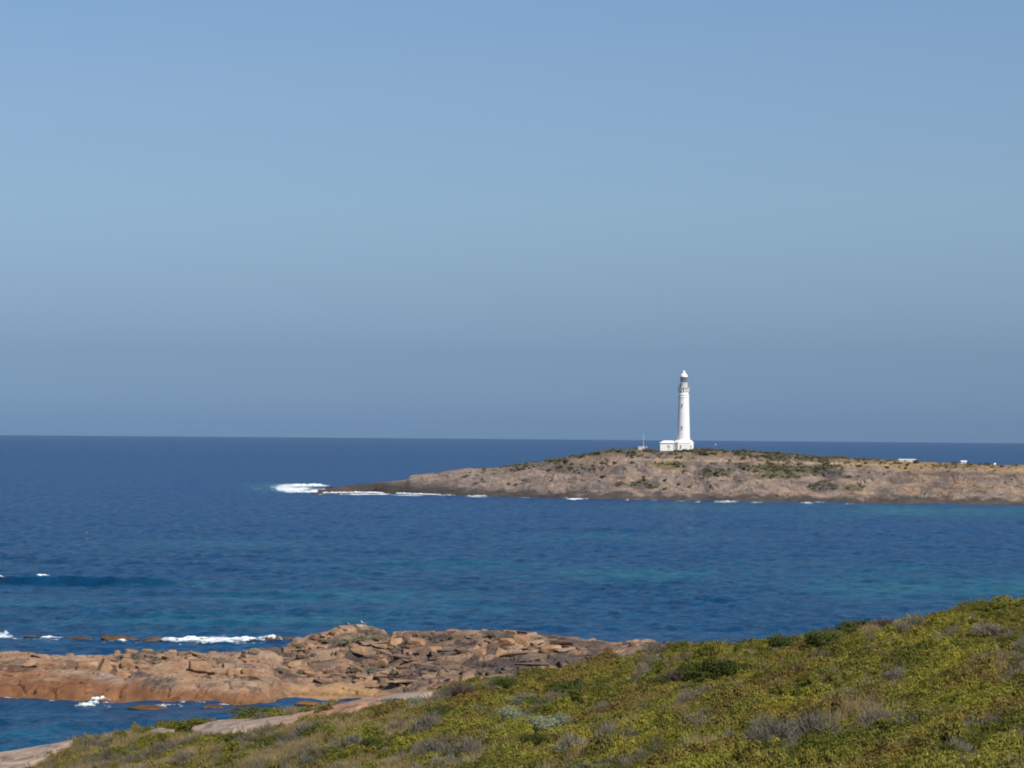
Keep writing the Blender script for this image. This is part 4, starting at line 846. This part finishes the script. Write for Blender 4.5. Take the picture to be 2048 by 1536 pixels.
    q.loft([[(x0, y0, 3.502), (x1, y0, 3.502), (x1, y1, 3.502), (x0, y1, 3.502)], [(x0, y0, 3.62), (x1, y0, 3.62), (x1, y1, 3.62), (x0, y1, 3.62)], [(-9.8, -1.0, 4.75), (x1, -1.0, 4.75), (x1, -0.2, 4.75), (-9.8, -0.2, 4.75)]])
    q.build('roof', M['roofw'], an_)
    q = MB(); q.box((x0 / 2 + x1 / 2, -3.98, 3.48), (7.1, 0.12, 0.12)); q.build('gutter', M['grey'], an_)
    opening(an_, (-7.9, -3.71, 2.15), 0.55, 0.55, 0); opening(an_, (-7.1, -3.71, 2.0), 0.45, 0.55, 0)
    q = MB(); q.tube((-5.05, -3.8, -0.5), (-5.05, -3.8, 3.45), 0.08); q.build('downpipe', M['grey'], an_)
    q = MB(); q.box((-7.3, -3.71, 0.3), (0.8, 0.14, 1.4)); q.build('door', M['pale'], an_)
build_lighthouse()

def build_small():
    # equipment hut and mast left of the lighthouse
    p = at(1283, 896.5, 1440); H = empty('equipment_hut', p, R(-8), 'small pale flat-roofed hut at the foot of the thin mast', 'hut')
    b = MB(); b.box((0, 0, -0.4), (3.0, 2.2, 2.4)); w_ = b.build('wall', M['pale'], H)
    b = MB(); b.box((0, 0, 0.88), (3.3, 2.5, 0.14)); b.build('roof', M['roofw'], H)
    b = MB(); b.box((1.1, -1.11, -0.3), (0.7, 0.08, 1.9)); b.build('door', M['white'], H)
    p = at(1286.7, 895.5, 1442); T = empty('mast', p, 0, 'thin pale mast standing beside the lighthouse', 'mast')
    b = MB(); b.tube((0, 0, -1), (0, 0, 7.2), 0.13, 0.07); b.tube((0, 0, 2.3), (0.0, 0, 2.32), 0.2, 0.2); b.build('pole', M['mast'], T)
    [MB().tube((-l, 0, z), (l, 0, z), 0.03).build('crossarm', M['mast'], T) for l, z in ((0.5, 5.5), (0.35, 4.6))]
    p = at(1293, 898, 1441); S = empty('instrument_post', p, 0, 'short post with a white head right of the thin mast', 'post')
    b = MB(); b.tube((0, 0, -0.8), (0, 0, 0.7), 0.07); b.build('post', M['mast'], S); b = MB(); b.box((0, 0, 0.95), (0.5, 0.4, 0.5)); b.build('instrument_box', M['white'], S)
    # buildings at the right on the skyline
    p = at(1813.5, 921, 1430); B = empty('long_shed', p, R(3), 'long low white building on the skyline of the headland', 'building')
    b = MB(); b.box((0, 0, -0.9), (8.2, 4.0, 2.6)); b.build('wall', M['white'], B)
    b = MB(); b.loft([[(-4.3, -2.3, 0.402), (4.3, -2.3, 0.402), (4.3, 2.3, 0.402), (-4.3, 2.3, 0.402)], [(-4.3, -0.1, 0.72), (4.3, -0.1, 0.72), (4.3, 0.1, 0.72), (-4.3, 0.1, 0.72)]]); b.build('roof', M['roofw'], B)
    b = MB(); b.box((-1.2, -2.02, -0.2), (0.9, 0.08, 0.5)); b.build('window', M['shade'], B)
    p = at(1927.5, 926.5, 1425); B = empty('cottage', p, R(-5), 'small pale cottage right of the long white building', 'building')
    b = MB(); b.box((0, 0, -0.3), (2.7, 2.4, 2.2)); b.build('wall', M['pale'], B)
    b = MB(); b.loft([[(-1.5, -1.4, 0.803), (1.5, -1.4, 0.803), (1.5, 1.4, 0.803), (-1.5, 1.4, 0.803)], [(-1.5, -0.06, 1.3), (1.5, -0.06, 1.3), (1.5, 0.06, 1.3), (-1.5, 0.06, 1.3)]]); b.build('roof', M['roofw'], B)
    b = MB(); b.box((0.2, -1.22, -0.2), (0.7, 0.07, 0.9)); b.build('door', M['shade'], B)
    p = at(1990, 929.5, 1420); B = empty('hut', p, 0, 'tiny white hut with a pointed roof at the far right', 'hut')
    b = MB(); b.box((0, 0, -0.3), (1.1, 1.1, 1.2)); b.build('wall', M['white'], B)
    b = MB(); b.loft([[(-.7, -.7, .303), (.7, -.7, .303), (.7, .7, .303), (-.7, .7, .303)], [(-.04, -.04, .95), (.04, -.04, .95), (.04, .04, .95), (-.04, .04, .95)]]); b.build('roof', M['roofw'], B)
    # boat far out
    p = on_sea(1431, 889.5); k = p[1] / F; B = empty('boat', p, R(15), 'tiny white boat far out right of the lighthouse', 'boat'); s = 2.0 * k / 12 * 2
    b = MB(); sec = lambda x, w_, z0, z1: [(x, -w_ * .6, z0), (x, w_ * .6, z0), (x, w_, z1), (x, -w_, z1)]
    b.loft([sec(-6 * s, 1.8 * s, -.5 * s, 1.3 * s), sec(0, 2.1 * s, -.6 * s, 1.4 * s), sec(4 * s, 1.4 * s, -.4 * s, 1.8 * s), sec(6.5 * s, .1 * s, .6 * s, 2.3 * s)]); b.build('hull', M['white'], B)
    b = MB(); b.loft([[(-2 * s, -1.3 * s, 1.3 * s), (2.5 * s, -1.2 * s, 1.3 * s), (2.5 * s, 1.2 * s, 1.3 * s), (-2 * s, 1.3 * s, 1.3 * s)], [(-1.8 * s, -1.1 * s, 4 * s), (1.5 * s, -1 * s, 4 * s), (1.5 * s, 1 * s, 4 * s), (-1.8 * s, 1.1 * s, 4 * s)]]); b.build('cabin', M['white'], B)
build_small()

# ------------------------------------------------------------------ boulders and reef rocks
tanc, orgc = np.array([0.325, 0.22, 0.14]), np.array([0.31, 0.178, 0.10])
def spit_top(px):
    Y = np.linspace(np.interp(px, _sa, _sy), np.interp(px, _sa, _sr) + 3, 200); X = (px - 1024) / F * Y; Z = spit_z(X, Y); i = np.argmin(proj(X, Y, Z)[1]); return np.array([X[i], Y[i], Z[i]])
BM = []
for s_ in range(5):
    me, P, k = rock_mesh('boulder', 90 + s_, 0.62 + 0.06 * s_, 4, 60.0); vcol(me, 'Col', tanc * k + orgc * (1 - k)); me.materials.append(M['spit']); BM.append(me)
BL = [  # px, top py, width px, height px, label
 (240, 1300, 14, 8, 'small squarish boulder perched left of the rounded boulder'), (267, 1296, 26, 14, 'rounded orange boulder on the skyline of the spit'), (297, 1297, 28, 12, 'broad boulder right of the rounded one'), (145, 1306, 16, 7, 'low rounded boulder on the left skyline of the spit'),
 (216, 1324, 36, 20, 'large pale squared block in the left of the spit'), (255, 1320, 34, 16, 'wedge block right of the large squared one'), (175, 1322, 40, 22, 'leaning slab over a dark hollow'), (325, 1299, 30, 10, None), (350, 1298, 24, 9, None), (385, 1300, 26, 10, None), (430, 1299, 22, 9, None), (470, 1298, 30, 10, None), (515, 1294, 34, 11, None), (545, 1292, 26, 10, None),
 (245, 1343, 44, 12, None), (400, 1325, 60, 22, None), (470, 1338, 34, 18, None), (500, 1340, 36, 18, None), (300, 1352, 30, 14, None), (330, 1356, 26, 14, None), (590, 1325, 40, 12, None), (600, 1333, 36, 10, None), (610, 1345, 30, 10, None), (645, 1310, 26, 10, None), (680, 1307, 16, 9, 'pale cube-shaped block below the spit summit'),
 (605, 1271, 36, 14, None), (640, 1260, 44, 16, None), (700, 1250, 44, 14, 'summit boulder with the left gull'), (728, 1250, 34, 12, 'summit boulder with the right gull'), (760, 1257, 34, 14, None), (800, 1258, 40, 12, None), (850, 1261, 40, 10, None), (905, 1256, 44, 12, None), (935, 1258, 30, 10, None), (980, 1259, 40, 12, None), (1030, 1256, 50, 14, None), (1062, 1260, 30, 12, None), (1110, 1267, 34, 12, None), (1140, 1271, 36, 10, None), (1180, 1277, 30, 9, None),
 (790, 1280, 40, 14, None), (830, 1285, 36, 12, None), (1010, 1278, 34, 13, None), (960, 1300, 26, 14, None), (1000, 1298, 24, 14, None), (1040, 1272, 36, 16, None), (1100, 1290, 40, 14, None), (870, 1295, 40, 12, None), (720, 1295, 40, 12, None), (760, 1320, 40, 14, None), (650, 1350, 24, 10, None), (700, 1345, 36, 12, None), (560, 1345, 30, 14, None), (450, 1352, 24, 12, None), (380, 1350, 30, 14, None), (420, 1368, 40, 14, None), (350, 1372, 46, 18, None), (260, 1368, 36, 20, None), (300, 1376, 30, 16, None), (120, 1330, 30, 8, None), (60, 1326, 40, 8, None), (1290, 1281, 30, 8, None), (1340, 1283, 26, 7, None), (1225, 1283, 30, 8, None)]
for i, (px, py, wd, ht, lab) in enumerate(BL):
    sky_line = py < ip(px, SR) + 4
    p = spit_top(px) if sky_line else hit(spit_z, px, py + ht * 0.75, 290, 420)
    if p is None or (not lab and (py > 1343 or (px < 560 and py < 1302 and i % 2))): continue
    s = p[1] / F; sc = (wd * s / 2 * 1.15, wd * s / 2 * 0.9, ht * s / 2 * 2.2)
    if sky_line: zc = at(px, py, p[1])[2] - sc[2] * (0.7 if lab else 0.95)
    else: zc = p[2] + 0.15 * ht * s
    o = link('boulder', BM[i % 5]); o.location = (float(p[0]), float(p[1]), float(zc)); o.rotation_euler = (R(-14 + 9 * (i % 4)), R(-10 + 7 * (i % 5)), (i * 0.9) % 0.8 - 0.4 + math.pi * (i % 2)); o.scale = sc
    tag(o, lab or 'orange granite boulder lying loose among the blocks of the spit', 'boulder', 'boulders on the rocky spit')
def sea_rock(px, py, wd, ht, lab, seed, col=(0.16, 0.095, 0.055)):
    p = on_sea(px, py); s = p[1] / F; me, P, k = rock_mesh('sea_rock', seed, 0.9, 5, 9.0); c = np.array(col) * 0.72 * (0.6 + 0.7 * k); vcol(me, 'Col', c); q2 = P[:, 0] ** 2 + P[:, 1] ** 2; P[:, 2] *= np.clip(1.25 - 0.9 * q2, 0.12, 1.3) * (0.85 + 0.5 * fbm(P[:, 0] * 2.5, P[:, 1] * 2.5 + seed, seed + 1, 3)); me.vertices.foreach_set('co', P.astype(np.float32).ravel()); me.update()
    o = link('sea_rock', me, M['spit']); o.location = p.tolist(); o.scale = (wd * s / 2 * 1.05, max(wd * s / 2 * 0.8, 1.0), ht * s * 1.1); tag(o, lab, 'rock', 'rocks awash off the spit')
for args in ((233, 1280, 84, 12, 'largest brown rock awash beyond the spit', 301), (160, 1279, 54, 6, 'low brown rock awash left of the largest one', 302), (305, 1281, 52, 6, 'brown rock awash right of the largest one', 303), (545, 1280, 44, 9, 'brown rock in the surf under the splash', 304), (405, 1276, 22, 4, 'small rock showing through the white surf', 305), (62, 1274, 40, 3, 'flat rock barely awash at the far left', 306), (575, 1278, 24, 4, 'small rock between the splash and the spit', 313)): sea_rock(*args)
for args in ((300, 1416, 90, 5, 'long brown reef rock barely awash in the cove', 307, (0.17, 0.09, 0.035)), (425, 1417, 54, 7, 'short brown reef rock in the cove right of the long one', 308, (0.19, 0.095, 0.035)), (615, 1408, 60, 6, 'orange rock ledge in the mouth of the pool', 309, (0.26, 0.13, 0.05)), (480, 1402, 120, 12, 'rust brown ledge at the tip of the spit', 310, (0.27, 0.14, 0.06)), (370, 1400, 130, 12, 'rust brown ledge along the front of the spit', 311, (0.25, 0.125, 0.05))): sea_rock(*args)
for args in ((700, 985, 40, 12, 'dark ridge of rock just inside the headland tip', 323, (0.06, 0.04, 0.036)), (728, 984, 44, 14, 'dark rock hump behind the foamy tip', 324, (0.055, 0.042, 0.04)), (762, 987, 50, 9, 'low black rock at the dark foot of the headland', 325, (0.045, 0.038, 0.037)), (640, 981, 16, 2.5, 'tiny rock farthest out in the foam', 326, (0.08, 0.05, 0.045)), (680, 986, 46, 8, 'dark outermost rock of the headland point in the foam', 321, (0.07, 0.045, 0.04)), (662, 977, 30, 3, 'small dark rock awash at the tip of the headland', 322, (0.08, 0.05, 0.045))): sea_rock(*args)

# cushion plants on the spit
pl = empty('cushion_plant', (0, 0, -70), 0, 'grey-green cushion plant in the cracks of the spit', 'plant', 'cushion plants on the rocky spit')
link('foliage', leaf_mesh('foliage', 900, 1.0, 0.8, 0.14, 0.05, 0.6, 8, 'shell', 81), mat_leaf('saltbush_leaf', (0.175, 0.175, 0.12), 0.15), pl); first = True
for i, (px, py, wd, ht) in enumerate(((655, 1287, 46, 9), (690, 1285, 40, 9), (720, 1283, 44, 9), (750, 1280, 34, 9), (600, 1296, 30, 9), (505, 1315, 26, 10), (490, 1313, 22, 8), (270, 1318, 26, 10), (300, 1312, 30, 8), (315, 1326, 26, 12), (560, 1344, 34, 9), (600, 1347, 28, 8), (740, 1345, 34, 12), (790, 1350, 30, 12), (860, 1277, 46, 8), (985, 1275, 40, 8), (900, 1277, 24, 7), (625, 1312, 18, 8), (960, 1352, 26, 8), (770, 1335, 26, 8), (1080, 1280, 26, 7))):
    p = hit(spit_z, px, py, 290, 420)
    if p is None: continue
    s = p[1] / F; sc = (wd * s / 2 * 1.1, wd * s / 2, ht * s * 1.1)
    if first: pl.location = p.tolist(); pl.scale = sc; first = False
    else: dup(pl, p, i * 1.3, sc)

# ------------------------------------------------------------------ gulls on the summit
def gull(px, ytop, hpx, lab, rz):
    p = spit_top(px); best = None
    s = p[1] / F; z = at(px, ytop, p[1])[2]; Hh = hpx * s
    g = empty('gull', (p[0], p[1], z - Hh), rz, lab, 'gull', 'gulls on the summit of the spit'); k = Hh / 0.62
    n = 14; rings = []
    for x, zc, ry, rz_ in ((-0.36, 0.24, 0.02, 0.012), (-0.26, 0.26, 0.05, 0.035), (-0.14, 0.285, 0.09, 0.075), (0.0, 0.30, 0.115, 0.105), (0.10, 0.325, 0.11, 0.11), (0.165, 0.39, 0.075, 0.085), (0.195, 0.455, 0.055, 0.06), (0.215, 0.515, 0.058, 0.062), (0.245, 0.55, 0.05, 0.052), (0.29, 0.555, 0.02, 0.025)):
        rings.append([(k * x, k * ry * math.cos(2 * math.pi * i / n), k * (zc + rz_ * math.sin(2 * math.pi * i / n))) for i in range(n)])
    b = MB(); b.loft(rings); b.build('body', M['gull_w'], g, True)
    for sy in (-1, 1):
        b = MB(); b.loft([[(k * x, k * sy * (y + w_), k * (zc + hh)) for w_, hh in ((0.0, h_), (0.018, 0), (0.0, -h_), (-0.02, 0))] for x, y, zc, h_ in ((0.13, 0.095, 0.34, 0.035), (0.02, 0.115, 0.325, 0.085), (-0.15, 0.09, 0.30, 0.07), (-0.32, 0.04, 0.26, 0.03), (-0.45, 0.02, 0.235, 0.008))]); b.build('wing', M['gull_g'], g, True)
        b = MB(); b.tube((0.03 * k, 0.04 * k * sy, 0), (0.0, 0.045 * k * sy, 0.23 * k), 0.009 * k, 0.012 * k, 6); b.box((0.06 * k, 0.04 * k * sy, 0.008 * k), (0.09 * k, 0.06 * k, 0.014 * k)); b.build('leg', M['beak'], g)
    b = MB(); b.tube((0.28 * k, 0, 0.552 * k), (0.37 * k, 0, 0.535 * k), 0.02 * k, 0.005 * k, 8); b.build('beak', M['beak'], g)
gull(730, 1240.5, 9.5, 'white gull with dark grey wings standing tall on the summit rock', R(190)); gull(703, 1245.5, 6.5, 'white gull resting lower on the left of the summit rock', R(172))

# ------------------------------------------------------------------ white water
def surf(px0, px1, py, dep, hgt, lab, seed, shape=None, slope=0.0, lift=0.0):
    p0 = on_sea(px0, py); p1 = on_sea(px1, py + slope); L = np.linalg.norm(p1 - p0); nx = int(min(260, max(40, L / 0.12))); ny = 46
    u, v = np.meshgrid(np.linspace(0, 1, nx), np.linspace(-1, 1, ny)); X = p0[0] + (p1[0] - p0[0]) * u; Y = p0[1] + (p1[1] - p0[1]) * u + v * dep / 2
    e = np.interp(u, *zip(*(shape or ((0, 0), (0.1, 0.7), (0.5, 1), (0.9, 0.7), (1, 0)))))
    nz = fbm(X / 0.9, Y / 1.2, seed, 5); nb = fbm(X / (L / 6), Y / dep / 0.7, seed + 4, 3); nm = fbm(X / (2.2 * hgt + 1), Y / (1.5 * hgt + 1), seed + 9, 3)
    vv = v + 0.35 * nb; pr = e * np.exp(-np.where(vv < 0, vv * 1.6, vv * 2.1) ** 2); h = hgt * pr * (0.75 + 0.28 * nz + 0.75 * nm + 0.4 * nb) - 0.06 * hgt - 0.02 * (1 - e)
    Z = sea_z(X, Y) + h + 0.1 + lift
    Z = np.where((np.abs(v) > 0.99) | (u < 0.001) | (u > 0.999), sea_z(X, Y) - 0.8, Z)
    me = mesh_np('surf', np.stack([X, Y, Z], -1).reshape(-1, 3), grid_q(*X.shape)); vfloat(me, 'dens', np.clip(pr * 0.95 + 0.40 * nm + 0.15 * nb - 0.08, 0, 1)); o = link('surf', me, M['surf']); tag(o, lab, 'surf', kind='stuff')
surf(548, 665, 974, 70, 1.6, 'tall white surf breaking off the tip of the headland', 801, ((0, 0), (0.15, 0.6), (0.4, 0.95), (0.75, 1), (0.9, 0.6), (1, 0)))
surf(560, 668, 986, 26, 0.9, 'lower line of white surf in front of the headland tip', 802)
def shore_surf():
    a = np.arange(648, 1740, 0.9); v = np.linspace(-1, 1, 16); A, V = np.meshgrid(a, v); yw = np.interp(A, _a, _hy) + 5 * fbm((A - 1024) / F * np.interp(A, _a, _hy) / 25, A * 0 + 3.3, 3, 3)
    Y = yw - 2.5 + V * 5; X = (A - 1024) / F * Y; x1 = X.mean(0)[None] + 0 * X
    br = fbm(x1 / 13, x1 * 0 + 2, 851, 4) + 0.75 * sstep(1020, 720, A) - 0.12 * sstep(1000, 1200, A); e = sstep(0.02, 0.45, br)
    pr = e * np.exp(-(V * 1.5) ** 2); nm = fbm(X / 1.6, Y / 1.2, 852, 4); Z = sea_z(X, Y) + (0.25 + 0.45 * sstep(1000, 750, A)) * pr * (1 + 0.9 * nm) + 0.04 - 0.5 * (e < 0.02) - 0.6 * (np.abs(V) > 0.99)
    me = mesh_np('surf', np.stack([X, Y, Z], -1).reshape(-1, 3), grid_q(*X.shape)); vfloat(me, 'dens', np.clip(pr * 0.9 + 0.3 * nm, 0, 1))
    tag(link('surf', me, M['surf']), 'broken line of white wash along the foot of the headland', kind='stuff')
shore_surf()
surf(925, 990, 992.5, 9, 0.45, 'short white breaker under the headland slope', 804)
surf(1125, 1172, 996.5, 9, 0.6, 'white splash on the headland shore below the mast', 805)
surf(1425, 1482, 1003.5, 8, 0.45, 'thin white wash on the shore below the lighthouse', 806)
surf(1600, 1628, 1006.5, 8, 0.4, 'small white wash at the shore right of the lighthouse', 807)
surf(-60, 24, 1271, 6, 1.0, 'white breaker entering at the left edge beyond the spit', 808, ((0, 1), (0.6, 1), (0.85, 0.7), (1, 0)))
surf(300, 530, 1281, 6, 0.55, 'long white breaker rolling over the reef behind the spit', 809, ((0, 0.1), (0.1, 0.6), (0.3, 1), (0.7, 0.8), (0.9, 1), (1, 0.2)))
surf(475, 585, 1279.5, 4, 0.7, 'white splash against the brown reef rock', 810, ((0, 0.2), (0.3, 0.6), (0.62, 1.15), (0.72, 0.8), (0.85, 0.3), (1, 0)))
surf(75, 130, 1277, 2.5, 0.25, 'thin white wash over the flat reef rock', 811)
surf(160, 202, 1410, 2.4, 0.62, 'small white wave breaking in the cove', 812, ((0, 0), (0.3, 0.35), (0.7, 0.9), (0.92, 1.1), (1, 0.2)))
surf(178, 235, 1402, 1.6, 0.45, 'white splash against the red foot of the spit', 813)
surf(68, 104, 1165, 4, 0.55, 'white fleck on the crest of the swell', 814, lift=1.15)
surf(-30, 10, 1167, 4, 0.5, 'white fleck on the swell at the left edge', 815, lift=1.15)

# ------------------------------------------------------------------ sea air
def build_haze():
    b = MB(); b.box((0, 0, -7), (56000, 56000, 150)); mt = bpy.data.materials.new('sea_haze'); mt.use_nodes = True; t = mt.node_tree; t.nodes.clear()
    out = N(t, 'ShaderNodeOutputMaterial'); v = N(t, 'ShaderNodeVolumePrincipled'); v.inputs['Density'].default_value = HAZE; v.inputs['Color'].default_value = (0.86, 0.93, 1.0, 1)
    t.links.new(v.outputs[0], out.inputs['Volume']); o = b.build('haze', mt); tag(o, 'thin blue sea haze over the whole bay', kind='stuff')
HAZE = 0.5e-5
build_haze()
